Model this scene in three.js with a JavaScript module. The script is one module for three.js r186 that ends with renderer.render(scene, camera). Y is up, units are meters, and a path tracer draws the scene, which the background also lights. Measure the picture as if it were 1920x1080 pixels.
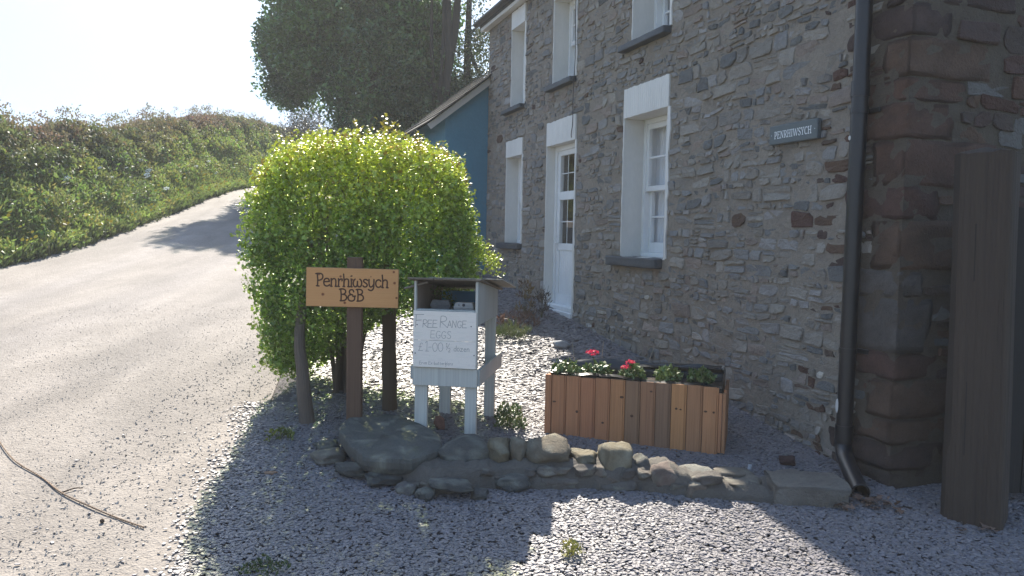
import * as THREE from 'three';
import { RoundedBoxGeometry } from 'three/addons/geometries/RoundedBoxGeometry.js';
import { ImprovedNoise } from 'three/addons/math/ImprovedNoise.js';
import { mergeGeometries } from 'three/addons/utils/BufferGeometryUtils.js';

// ---------------------------------------------------------------- camera, sky, sun, exposure
const scene = new THREE.Scene();
const RAD = Math.PI / 180;
const camera = new THREE.PerspectiveCamera(39.6, 16 / 9, 0.05, 2000);
camera.position.set(0, 1.6, 0);
camera.rotation.order = 'YXZ';
camera.rotation.set(-3.85 * RAD, 0, 1.1 * RAD);
scene.add(camera);

const SUN_AZ = -11.5 * RAD, SUN_EL = 40 * RAD;                 // azimuth from straight ahead, clockwise
const sunDir = new THREE.Vector3(Math.sin(SUN_AZ) * Math.cos(SUN_EL), Math.sin(SUN_EL), -Math.cos(SUN_AZ) * Math.cos(SUN_EL));
{
  const W = 512, H = 256, data = new Float32Array(W * H * 4), d = new THREE.Vector3();
  for (let j = 0; j < H; j++) for (let i = 0; i < W; i++) {
    const ph = ((i + 0.5) / W - 0.5) * 2 * Math.PI, la = ((j + 0.5) / H - 0.5) * Math.PI;
    d.set(Math.cos(ph) * Math.cos(la), Math.sin(la), Math.sin(ph) * Math.cos(la));
    const el = Math.max(0, d.y), k = Math.pow(1 - el, 3.2);
    const ang = Math.acos(Math.min(1, Math.max(-1, d.dot(sunDir))));
    const glow = 1.05 * Math.exp(-ang / 0.26) + 1.5 * Math.exp(-ang / 0.12);
    let r = 0.09 + 0.18 * k + glow, g = 0.165 + 0.205 * k + glow * 0.985, b = 0.31 + 0.19 * k + glow * 0.96;
    if (d.y < 0) { const t = Math.min(1, -d.y * 12); r = r * (1 - t) + 0.1 * t; g = g * (1 - t) + 0.1 * t; b = b * (1 - t) + 0.08 * t; }
    const o = (j * W + i) * 4; data[o] = r; data[o + 1] = g; data[o + 2] = b; data[o + 3] = 1;
  }
  const sky = new THREE.DataTexture(data, W, H, THREE.RGBAFormat, THREE.FloatType);
  sky.mapping = THREE.EquirectangularReflectionMapping; sky.magFilter = THREE.LinearFilter; sky.minFilter = THREE.LinearFilter;
  sky.wrapS = THREE.RepeatWrapping; sky.needsUpdate = true;
  scene.background = sky; scene.environment = sky;
}
const sun = new THREE.DirectionalLight(new THREE.Color().setRGB(1, 0.92, 0.79), 4.7);
sun.position.copy(sunDir).multiplyScalar(60); sun.castShadow = true;
sun.shadow.mapSize.set(4096, 4096);
Object.assign(sun.shadow.camera, { left: -30, right: 30, top: 30, bottom: -30, near: 1, far: 160 });
scene.add(sun);

const renderer = new THREE.WebGLRenderer({ antialias: true });
renderer.toneMapping = THREE.LinearToneMapping;
renderer.toneMappingExposure = 3.0;
scene.fog = new THREE.FogExp2(0xf6f3ee, 0.0024);
renderer.shadowMap.enabled = true;

// ---------------------------------------------------------------- helpers
function rng(seed) { let a = seed >>> 0; return () => { a = (a + 0x6D2B79F5) | 0; let t = Math.imul(a ^ (a >>> 15), 1 | a); t = (t + Math.imul(t ^ (t >>> 7), 61 | t)) ^ t; return ((t ^ (t >>> 14)) >>> 0) / 4294967296; }; }
const IN = new ImprovedNoise();
const noise = (x, y, z = 0) => IN.noise(x + 31.7, y + 17.3, z + 5.1);
const fbm = (x, y, z = 0, o = 4) => { let s = 0, a = 0.5; for (let i = 0; i < o; i++) { s += a * noise(x, y, z); x *= 2.03; y *= 2.03; z *= 2.03; a *= 0.5; } return s; };
const lerp = (a, b, t) => a + (b - a) * t, clamp = (x, a, b) => Math.min(b, Math.max(a, x));
const smooth = (a, b, x) => { const t = clamp((x - a) / (b - a), 0, 1); return t * t * (3 - 2 * t); };
const V = (x, y, d) => new THREE.Vector3(x, y, -d);          // d = metres in front of the camera
const names = {};
function numbered(n) { const k = names[n] = (names[n] ?? -1) + 1; return k ? `${n}_${String(k).padStart(3, '0')}` : n; }
function shadow(o) { o.castShadow = true; o.receiveShadow = true; return o; }
function tag(o, label, category, group, kind) {
  o.userData.label = label; if (category) o.userData.category = category;
  if (group) o.userData.group = group; if (kind) o.userData.kind = kind; return o;
}
function thing(name, pos, turn, label, category, group) {
  const g = new THREE.Group(); g.name = numbered(name); g.position.copy(pos); g.rotation.y = turn || 0;
  scene.add(g); return tag(g, label, category, group);
}
function part(name, geo, mat, parent, kind) {
  const m = shadow(new THREE.Mesh(geo, mat)); m.name = name; if (kind) m.userData.kind = kind;
  if (parent) parent.add(m); return m;
}
function solo(name, geo, mat, label, category, group, kind) {
  const m = part(numbered(name), geo, mat, scene); return tag(m, label, category, group, kind);
}
function struct(name, geo, mat, label) { const m = part(name, geo, mat, scene); m.userData.kind = 'structure'; m.userData.label = label; return m; }
class MB {                                                   // collects triangles, builds one geometry
  constructor() { this.p = []; this.c = []; this.uv = []; this.i = []; }
  v(x, y, z, u = 0, w = 0, c) { this.p.push(x, y, z); this.uv.push(u, w); if (c) this.c.push(c[0], c[1], c[2]); return this.p.length / 3 - 1; }
  t(a, b, c) { this.i.push(a, b, c); }
  q(a, b, c, d) { this.i.push(a, b, c, a, c, d); }
  geo(flat) {
    let g = new THREE.BufferGeometry();
    g.setAttribute('position', new THREE.Float32BufferAttribute(this.p, 3));
    g.setAttribute('uv', new THREE.Float32BufferAttribute(this.uv, 2));
    if (this.c.length) g.setAttribute('color', new THREE.Float32BufferAttribute(this.c, 3));
    g.setIndex(this.i); if (flat) g = g.toNonIndexed(); g.computeVertexNormals(); return g;
  }
}
function boxUV(g) {                                          // uv in metres by dominant normal
  const p = g.attributes.position, n = g.attributes.normal, uv = new Float32Array(p.count * 2);
  for (let i = 0; i < p.count; i++) {
    const ax = Math.abs(n.getX(i)), ay = Math.abs(n.getY(i)), az = Math.abs(n.getZ(i));
    if (ax >= ay && ax >= az) { uv[2 * i] = p.getZ(i); uv[2 * i + 1] = p.getY(i); }
    else if (ay >= az) { uv[2 * i] = p.getX(i); uv[2 * i + 1] = p.getZ(i); }
    else { uv[2 * i] = p.getX(i); uv[2 * i + 1] = p.getY(i); }
  }
  g.setAttribute('uv', new THREE.BufferAttribute(uv, 2)); return g;
}
const plain = g => (g.index ? g.toNonIndexed() : g);
function bx(x0, x1, y0, y1, z0, z1, r = 0.004) {
  const w = Math.abs(x1 - x0), h = Math.abs(y1 - y0), d = Math.abs(z1 - z0);
  const g = new RoundedBoxGeometry(w, h, d, 1, Math.min(r, w * 0.3, h * 0.3, d * 0.3));
  g.translate((x0 + x1) / 2, (y0 + y1) / 2, (z0 + z1) / 2); return boxUV(plain(g));
}
function bar(a, b, w, t, r = 0.003) {                        // a beam from a to b
  const A = new THREE.Vector3(...a), B = new THREE.Vector3(...b), L = A.distanceTo(B);
  const g = plain(new RoundedBoxGeometry(w, L, t, 1, r)); boxUV(g);
  const q = new THREE.Quaternion().setFromUnitVectors(new THREE.Vector3(0, 1, 0), B.clone().sub(A).normalize());
  g.applyQuaternion(q); g.translate((A.x + B.x) / 2, (A.y + B.y) / 2, (A.z + B.z) / 2); return g;
}
const join = gs => mergeGeometries(gs.map(plain).map(g => { for (const k of Object.keys(g.attributes)) if (!['position', 'normal', 'uv', 'color'].includes(k)) g.deleteAttribute(k); return g; }));
function tube(points, radii, seg = 8, steps = 6) {           // tapered limb through points
  const cv = new THREE.CatmullRomCurve3(points.map(p => new THREE.Vector3(...p))), n = (points.length - 1) * steps, m = new MB();
  const fr = cv.computeFrenetFrames(n, false);
  for (let i = 0; i <= n; i++) {
    const t = i / n, c = cv.getPoint(t), k = t * (radii.length - 1), a = Math.floor(Math.min(k, radii.length - 2)), r = lerp(radii[a], radii[a + 1], k - a);
    for (let j = 0; j <= seg; j++) {
      const an = j / seg * Math.PI * 2, rr = r * (1 + 0.16 * noise(c.x * 7 + Math.cos(an), c.y * 7, c.z * 7 + Math.sin(an)));
      const x = Math.cos(an) * rr, y = Math.sin(an) * rr, N = fr.normals[i], B = fr.binormals[i];
      m.v(c.x + N.x * x + B.x * y, c.y + N.y * x + B.y * y, c.z + N.z * x + B.z * y, j / seg, t * n * 0.1);
    }
  }
  for (let i = 0; i < n; i++) for (let j = 0; j < seg; j++) { const a = i * (seg + 1) + j; m.q(a, a + 1, a + seg + 2, a + seg + 1); }
  const e0 = m.v(...cv.getPoint(0).toArray()), e1 = m.v(...cv.getPoint(1).toArray()), b = n * (seg + 1);
  for (let j = 0; j < seg; j++) { m.t(e0, j + 1, j); m.t(e1, b + j, b + j + 1); }
  return m.geo();
}
function rock(w, h, d, seed, det = 2, square = 0.35, rough = 0.16) {  // a rough broken stone sitting round the origin
  const g = new THREE.IcosahedronGeometry(1, det), p = g.attributes.position, f = 1.1, cr = rng(seed * 131 + 7), cuts = [];
  for (let i = 0; i < 15; i++) { const z = cr() * 2 - 1, a = cr() * 6.283, q = Math.sqrt(1 - z * z); cuts.push([q * Math.cos(a), z, q * Math.sin(a), 0.6 + 0.26 * cr()]); }
  for (let i = 0; i < p.count; i++) {
    let x = p.getX(i), y = p.getY(i), z = p.getZ(i);
    const m = Math.max(Math.abs(x), Math.abs(y), Math.abs(z)), k = lerp(1, 0.82 / m, square);
    const n = 1 + rough * noise(x * f + seed * 7.3, y * f + seed, z * f) * 1.6 + rough * 0.5 * noise(x * 3.1 + seed, y * 3.1, z * 3.1 + seed * 3);
    for (const c of cuts) { const t = x * c[0] + y * c[1] + z * c[2] - c[3]; if (t > 0) { x -= c[0] * t * 0.9; y -= c[1] * t * 0.9; z -= c[2] * t * 0.9; } }
    p.setXYZ(i, x * k * n * w / 2, y * k * n * h / 2, z * k * n * d / 2);
  }
  g.deleteAttribute('normal'); g.deleteAttribute('uv');
  const a = new THREE.BufferGeometry(); a.setAttribute('position', p);
  const key = new Map(), idx = [], out = [];
  for (let i = 0; i < p.count; i++) { const s = `${p.getX(i).toFixed(4)},${p.getY(i).toFixed(4)},${p.getZ(i).toFixed(4)}`; if (!key.has(s)) { key.set(s, out.length / 3); out.push(p.getX(i), p.getY(i), p.getZ(i)); } idx.push(key.get(s)); }
  const r = new THREE.BufferGeometry(); r.setAttribute('position', new THREE.Float32BufferAttribute(out, 3)); r.setIndex(idx); r.computeVertexNormals(); return boxUV(r);
}

function block(w, h, d, r, seed, amp = 0.02, n = 6) {         // a rough squared stone
  const g = new THREE.BoxGeometry(w, h, d, n, n, n), p = g.attributes.position, out = [], key = new Map(), idx = [];
  const ids = []; for (let i = 0; i < p.count; i++) {
    let x = p.getX(i), y = p.getY(i), z = p.getZ(i);
    const cx = clamp(x, -w / 2 + r, w / 2 - r), cy = clamp(y, -h / 2 + r, h / 2 - r), cz = clamp(z, -d / 2 + r, d / 2 - r), L = Math.hypot(x - cx, y - cy, z - cz) || 1;
    const a = 1 + 0; x = cx + (x - cx) / L * r * a; y = cy + (y - cy) / L * r * a; z = cz + (z - cz) / L * r * a;
    const nx = x / w * 2, ny = y / h * 2, nz = z / d * 2, k = amp * (noise(x * 6 + seed, y * 6, z * 6) + 0.6 * noise(x * 17, y * 17 + seed, z * 17));
    x += nx * nx * nx * k; y += ny * ny * ny * k * 0.7; z += nz * nz * nz * k;
    const s = `${x.toFixed(4)},${y.toFixed(4)},${z.toFixed(4)}`; if (!key.has(s)) { key.set(s, out.length / 3); out.push(x, y, z); } ids.push(key.get(s));
  }
  for (let i = 0; i < g.index.count; i++) idx.push(ids[g.index.getX(i)]);
  const q = new THREE.BufferGeometry(); q.setAttribute('position', new THREE.Float32BufferAttribute(out, 3)); q.setIndex(idx); q.computeVertexNormals(); return boxUV(q);
}

// ---------------------------------------------------------------- textures
function tex(n, fn, srgb) {                                  // fn(u, v) -> [r, g, b] 0..1, tiles through periodic noise
  const d = new Uint8Array(n * n * 4);
  for (let j = 0; j < n; j++) for (let i = 0; i < n; i++) { const c = fn(i / n, j / n, i, j), o = (j * n + i) * 4; for (let k = 0; k < 3; k++) d[o + k] = clamp(c[k] * 255, 0, 255); d[o + 3] = 255; }
  const t = new THREE.DataTexture(d, n, n); t.wrapS = t.wrapT = THREE.RepeatWrapping; t.magFilter = THREE.LinearFilter; t.minFilter = THREE.LinearMipmapLinearFilter; t.generateMipmaps = true;
  if (srgb) t.colorSpace = THREE.SRGBColorSpace; t.needsUpdate = true; return t;
}
function tiled(seed, freqs) {                                // periodic value noise sum
  const r = rng(seed), L = freqs.map(([f, a, fy]) => { const ny = fy || f, g = new Float32Array(f * ny); for (let i = 0; i < g.length; i++) g[i] = r(); return [f, ny, a, g]; });
  return (u, v) => { let s = 0; for (const [f, fy, a, g] of L) { const x = u * f, y = v * fy, xi = Math.floor(x), yi = Math.floor(y), tx = x - xi, ty = y - yi, sx = tx * tx * (3 - 2 * tx), sy = ty * ty * (3 - 2 * ty);
    const A = g[(yi % fy) * f + xi % f], B = g[(yi % fy) * f + (xi + 1) % f], C = g[((yi + 1) % fy) * f + xi % f], D = g[((yi + 1) % fy) * f + (xi + 1) % f];
    s += a * (lerp(lerp(A, B, sx), lerp(C, D, sx), sy) - 0.5); } return s; };
}
const rep = (t, x, y = x) => { const c = t.clone(); c.repeat.set(x, y); c.needsUpdate = true; return c; };
const nStone = tiled(11, [[6, 0.5], [17, 0.4], [53, 0.35], [140, 0.3], [256, 0.2]]);
const stoneMap = tex(512, (u, v) => { const n = nStone(u, v), k = 0.82 + 0.34 * n; return [k, k * (1 + 0.03 * n), k]; });
const stoneBump = tex(512, (u, v) => { const n = 0.5 + 0.5 * nStone(u, v); return [n, n, n]; });
const nGrain = tiled(23, [[4, 0.4, 2], [24, 0.5, 2], [90, 0.45, 3], [220, 0.35, 6]]);
const woodMap = tex(512, (u, v) => { const n = nGrain(u, v); const k = 0.86 + 0.3 * n; return [k, k * (0.985 + 0.03 * n), k * 0.97]; });   // grain runs along v
const woodBump = tex(512, (u, v) => { const n = 0.5 + 0.6 * nGrain(u, v); return [n, n, n]; });
const nRoad = tiled(37, [[5, 0.25], [19, 0.2], [70, 0.35], [190, 0.5], [380, 0.6]]);
const roadMap = tex(1024, (u, v) => { const n = nRoad(u, v); const k = 0.84 + 0.36 * n; return [k, k * (0.99 + 0.02 * n), k * (0.98 + 0.03 * n)]; });
const roadBump = tex(1024, (u, v) => { const n = 0.5 + 0.55 * nRoad(u, v); return [n, n, n]; });
const nP = tiled(91, [[3, 0.5, 7], [11, 0.4, 3], [60, 0.3, 20], [200, 0.3]]);
const paintMap = tex(512, (u, v) => { const k = 0.93 + 0.16 * nP(u, v); return [k, k * 0.995, k * 0.98]; });
const std = o => new THREE.MeshStandardMaterial(o);
const lin = (r, g, b) => new THREE.Color().setRGB(r, g, b);
const M = {
  stone: std({ vertexColors: true, map: rep(stoneMap, 1.6), bumpMap: rep(stoneBump, 1.6), bumpScale: 0.02, roughness: 0.92 }),
  mortar: std({ color: lin(0.3, 0.26, 0.212), map: rep(stoneMap, 2.1), bumpMap: rep(stoneBump, 2.3), bumpScale: 0.024, roughness: 0.97 }),
  white: std({ color: lin(0.66, 0.645, 0.61), map: rep(paintMap, 0.9), roughness: 0.55, bumpMap: rep(stoneBump, 2), bumpScale: 0.0015 }),
  upvc: std({ color: lin(0.76, 0.77, 0.77), map: rep(paintMap, 1.3), roughness: 0.35 }),
  glass: new THREE.MeshPhysicalMaterial({ color: 0xffffff, transmission: 1, thickness: 0, roughness: 0.02, ior: 1.5 }),
  curtain: new THREE.MeshPhysicalMaterial({ color: lin(0.82, 0.83, 0.85), roughness: 1, transmission: 0.25, thickness: 0 }),
  slate: std({ color: lin(0.055, 0.065, 0.075), roughness: 0.6, bumpMap: rep(stoneBump, 3), bumpScale: 0.004, map: rep(stoneMap, 3) }),
  blackPipe: std({ color: lin(0.012, 0.013, 0.016), roughness: 0.35 }),
  dark: std({ color: lin(0.02, 0.018, 0.016), roughness: 1 }),
  interior: std({ color: lin(0.12, 0.11, 0.1), roughness: 1 }),
};

// ---------------------------------------------------------------- terrain
function ramp(x, a, b, s0, s1) { if (x < a) return s0 * x; if (x < b) { const t = x - a; return s0 * x + (s1 - s0) * t * t / (2 * (b - a)); } return s0 * x + (s1 - s0) * ((b - a) / 2 + (x - b)); }
function gh(x, d) {                                          // height of the hillside
  let y = 0.085 * (Math.max(d, -2) - 5.0) + ramp(d, 5.2, 6.4, 0, 0.025) - ramp(5.2, 5.2, 6.4, 0, 0.025) + ramp(d, 10, 13, 0, 0.03) - ramp(d, 22, 32, 0, 0.055);
  if (d > 45) y -= ramp(d - 45, 0, 60, 0, 0.2);
  return y + 0.012 * noise(x * 0.9, d * 0.9);
}
const roadL = [[-10.5, 2], [-9.2, 8], [-8.4, 12.5], [-8.15, 14.5], [-8.4, 17.7], [-8.75, 20.8], [-9.9, 28.5], [-10.7, 37], [-11.7, 48], [-13.5, 70]];
const roadR = [[-2.0, -3], [-2.0, 4], [-2.7, 8], [-3.4, 13], [-4.2, 18], [-5.5, 27], [-6.4, 37], [-7.5, 48], [-9, 70]];
const along = (pl, d) => { for (let i = 0; i < pl.length - 1; i++) if (d < pl[i + 1][1] || i === pl.length - 2) { const [x0, d0] = pl[i], [x1, d1] = pl[i + 1]; return lerp(x0, x1, clamp((d - d0) / (d1 - d0), -0.5, 1.5)); } };
function sheet(x0f, x1f, d0, d1, nx, nd, off, colour, k = 1) {   // a sheet that follows the hillside
  const m = new MB();
  for (let j = 0; j <= nd; j++) for (let i = 0; i <= nx; i++) {
    const t = Math.pow(j / nd, k), d = lerp(d0, d1, t), a = x0f(d), b = x1f(d), x = lerp(a, b, i / nx);
    m.v(x, gh(x, d) + off(x, d), -d, x, d, colour && colour(x, d, i / nx));
  }
  for (let j = 0; j < nd; j++) for (let i = 0; i < nx; i++) { const a = j * (nx + 1) + i; m.q(a, a + 1, a + nx + 2, a + nx + 1); }
  return m.geo();
}
// the land as one sheet to the horizon, dipping under the road and gravel sheets
{
  const m = new MB(), xs = [], ds = [];
  for (let i = 0; i <= 80; i++) { const t = i / 40 - 1; xs.push(Math.sign(t) * (18 * Math.abs(t) + 380 * Math.pow(Math.abs(t), 4)) - 3); }
  for (let j = 0; j <= 110; j++) { const t = j / 110; ds.push(-40 + 70 * t + 700 * Math.pow(t, 4)); }
  for (const d of ds) for (const x of xs) m.v(x, gh(x, d) - 0.05 - (d > 75 ? (d - 75) * 0.03 : 0), -d, x, d);
  for (let j = 0; j < 110; j++) for (let i = 0; i < 80; i++) { const a = j * 81 + i; m.q(a, a + 1, a + 82, a + 81); }
  struct('ground', m.geo(), std({ color: lin(0.07, 0.085, 0.035), roughness: 1, map: rep(stoneMap, 0.7), bumpMap: rep(stoneBump, 0.7), bumpScale: 0.05 }), 'grassy hillside rising away from the lane');
}
const roadMat = std({ vertexColors: true, map: rep(roadMap, 0.42), bumpMap: rep(roadBump, 0.42), bumpScale: 0.012, roughness: 0.9 });
function roadColour(x, d) {
  const c = (along(roadL, d) + along(roadR, d)) / 2, w = Math.abs(Math.abs(x - c + 0.2 * noise(d * 0.2, 2)) - 0.85);
  const u = x - c, track = Math.exp(-w * w / 0.16), n = fbm(u * 0.9, d * 0.16, 3), n2 = fbm(u * 3.2, d * 0.9, 8);
  const far = smooth(6, 12, d), k = 1 + 0.5 * n + 0.45 * n2 + 0.14 * track * (0.4 + 0.6 * far);
  const warm = 0.5 + 0.5 * smooth(11, 5, d) + 0.5 * n - 0.25 * track * far;
  return [lerp(0.2, 0.25, warm) * k, lerp(0.185, 0.222, warm) * k, lerp(0.183, 0.196, warm) * k];
}
struct('road', sheet(d => along(roadL, d) - 0.15, d => along(roadR, d) + 0.45, -3, 70, 60, 260, () => 0, roadColour, 1.7), roadMat, 'single-track lane of pale worn tarmac and grit');
const gravelMat = std({ color: lin(0.15, 0.138, 0.145), map: rep(stoneMap, 3), bumpMap: rep(stoneBump, 3), bumpScale: 0.02, roughness: 1 });
struct('gravel', sheet(() => -2.35, () => 8, -3, 14.2, 100, 160, () => -0.012, null, 1), gravelMat, 'bed of slate chippings between the lane and the cottage');

// ---------------------------------------------------------------- the cottage frame: s along the front, o out of it
const TH = -18.9 * RAD, C0 = [2.38, 5.32], HTURN = Math.atan2(-Math.cos(TH), -Math.sin(TH));
const house = thing('stone_cottage', V(C0[0], 0, C0[1]), HTURN, 'two-storey rubble stone cottage with white painted window reveals along the right', 'house');
const facadeToWorld = (s, o) => [C0[0] + Math.sin(TH) * s - Math.cos(TH) * o, C0[1] + Math.cos(TH) * s + Math.sin(TH) * o];   // X, D
const HS0 = -0.25, HS1 = 8.75, EAVE = 5.0, DEPTH = 5.6, WT = 0.45;
const ridgeY = EAVE + DEPTH / 2 * 0.78;
// openings: [s0, s1, y0, y1, recess, kind]
const OPEN = [
  { s0: 2.73, s1: 3.66, y0: 1.385, y1: 2.87, rec: 0.24, lt: 3.18, sill: [2.77, 3.88, 0.105], kind: 'sash' },
  { s0: 5.0, s1: 5.96, y0: 0.57, y1: 2.79, rec: 0.13, lt: 3.10, kind: 'door' },
  { s0: 6.98, s1: 7.70, y0: 1.465, y1: 2.78, rec: 0.2, lt: 3.03, sill: [6.95, 7.95, 0.09], kind: 'sash' },
  { s0: 2.75, s1: 3.53, y0: 3.65, y1: 4.68, rec: 0.25, lt: 4.95, sill: [2.73, 3.72, 0.075], kind: 'sash' },
  { s0: 5.06, s1: 5.80, y0: 3.58, y1: 4.68, rec: 0.21, lt: 4.95, sill: [5.04, 5.95, 0.075], kind: 'sash' },
  { s0: 6.94, s1: 7.54, y0: 3.52, y1: 4.70, rec: 0.19, lt: 4.96, sill: [6.92, 7.8, 0.07], kind: 'sash' },
];
const shapeRect = (x0, x1, y0, y1) => [[x0, y0], [x1, y0], [x1, y1], [x0, y1]].map(p => new THREE.Vector2(...p));
function wallSlab(outline, holes) {
  const sh = new THREE.Shape(outline.map(p => new THREE.Vector2(...p)));
  for (const h of holes) sh.holes.push(new THREE.Path(shapeRect(...h).reverse()));
  const g = new THREE.ExtrudeGeometry(sh, { depth: WT, bevelEnabled: false }); return boxUV(g);
}
const fw = part('wall', wallSlab([[-HS1 + WT + 0.002, -0.6], [-HS0 - WT - 0.002, -0.6], [-HS0 - WT - 0.002, EAVE], [-HS1 + WT + 0.002, EAVE]], OPEN.map(o => [-o.s1 - 0.012, -o.s0 + 0.012, o.y0 - 0.012, o.y1 + 0.012])).translate(0, 0, -WT), M.mortar, house);
const gableOutline = [[0, -0.6], [DEPTH, -0.6], [DEPTH, EAVE], [DEPTH / 2, ridgeY], [0, EAVE]];
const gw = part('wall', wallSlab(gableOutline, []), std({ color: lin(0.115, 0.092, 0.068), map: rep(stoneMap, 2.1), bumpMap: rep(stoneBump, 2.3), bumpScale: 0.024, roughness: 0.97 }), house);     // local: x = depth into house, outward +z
gw.position.set(-HS0 - WT, 0, 0); gw.rotation.y = Math.PI / 2;
const fg = part('wall', wallSlab(gableOutline, []), M.mortar, house);
fg.position.set(-HS1, 0, 0); fg.rotation.y = Math.PI / 2;
part('wall', bx(-HS1 + WT + 0.01, -HS0 - WT - 0.01, -0.6, EAVE, -DEPTH, -DEPTH + WT, 0.01), M.mortar, house);
part('floor', join([bx(-HS1 + WT, -HS0 - WT, 2.95, 3.1, -DEPTH + WT, -WT - 0.01), bx(-HS1 + WT, -HS0 - WT, 0.2, 0.3, -DEPTH + WT, -WT - 0.01)]), M.interior, house);
// roof
{
  const ov = 0.14, t = 0.09, over = 0.12, roofs = [];
  const sl = Math.hypot(DEPTH / 2 + ov, (DEPTH / 2 + ov) * 0.78), an = Math.atan(0.78);
  for (const sgn of [1, -1]) {
    const g = boxUV(plain(new THREE.BoxGeometry(HS1 - HS0 + over * 2, t, sl))); g.rotateX(sgn * an);
    g.translate(-(HS0 + HS1) / 2, EAVE + 0.06 + t + (DEPTH / 2 - ov) * 0.39, sgn > 0 ? -DEPTH / 4 + ov / 2 : -DEPTH * 0.75 - ov / 2); roofs.push(g);
  }
  part('roof', join(roofs), M.slate, house);
  part('fascia', join([bx(-HS1 - 0.12, -HS0 + 0.12, EAVE - 0.03, EAVE + 0.12, 0.1, 0.125), bx(-HS1 - 0.12, -HS0 + 0.12, EAVE - 0.02, EAVE + 0.004, 0.002, 0.098)]), M.white, house);
  const gs = new THREE.Shape(); gs.absarc(0, 0, 0.058, Math.PI, 0, false); gs.lineTo(0.052, 0); gs.absarc(0, 0, 0.052, 0, Math.PI, true); gs.lineTo(-0.058, 0);
  const gg = new THREE.ExtrudeGeometry(gs, { depth: HS1 - HS0 + 0.3, bevelEnabled: false, curveSegments: 10 }); gg.rotateY(Math.PI / 2); gg.translate(-HS1 - 0.16, EAVE + 0.1, 0.19);
  const cap = new THREE.CylinderGeometry(0.06, 0.06, 0.012, 16, 1, false, 0, Math.PI); cap.rotateX(Math.PI / 2); cap.rotateZ(0); cap.rotateY(Math.PI / 2); cap.translate(-HS1 - 0.165, EAVE + 0.1, 0.19);
  part('gutter', join([boxUV(gg), boxUV(plain(cap))]), M.blackPipe, house);
}

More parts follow.
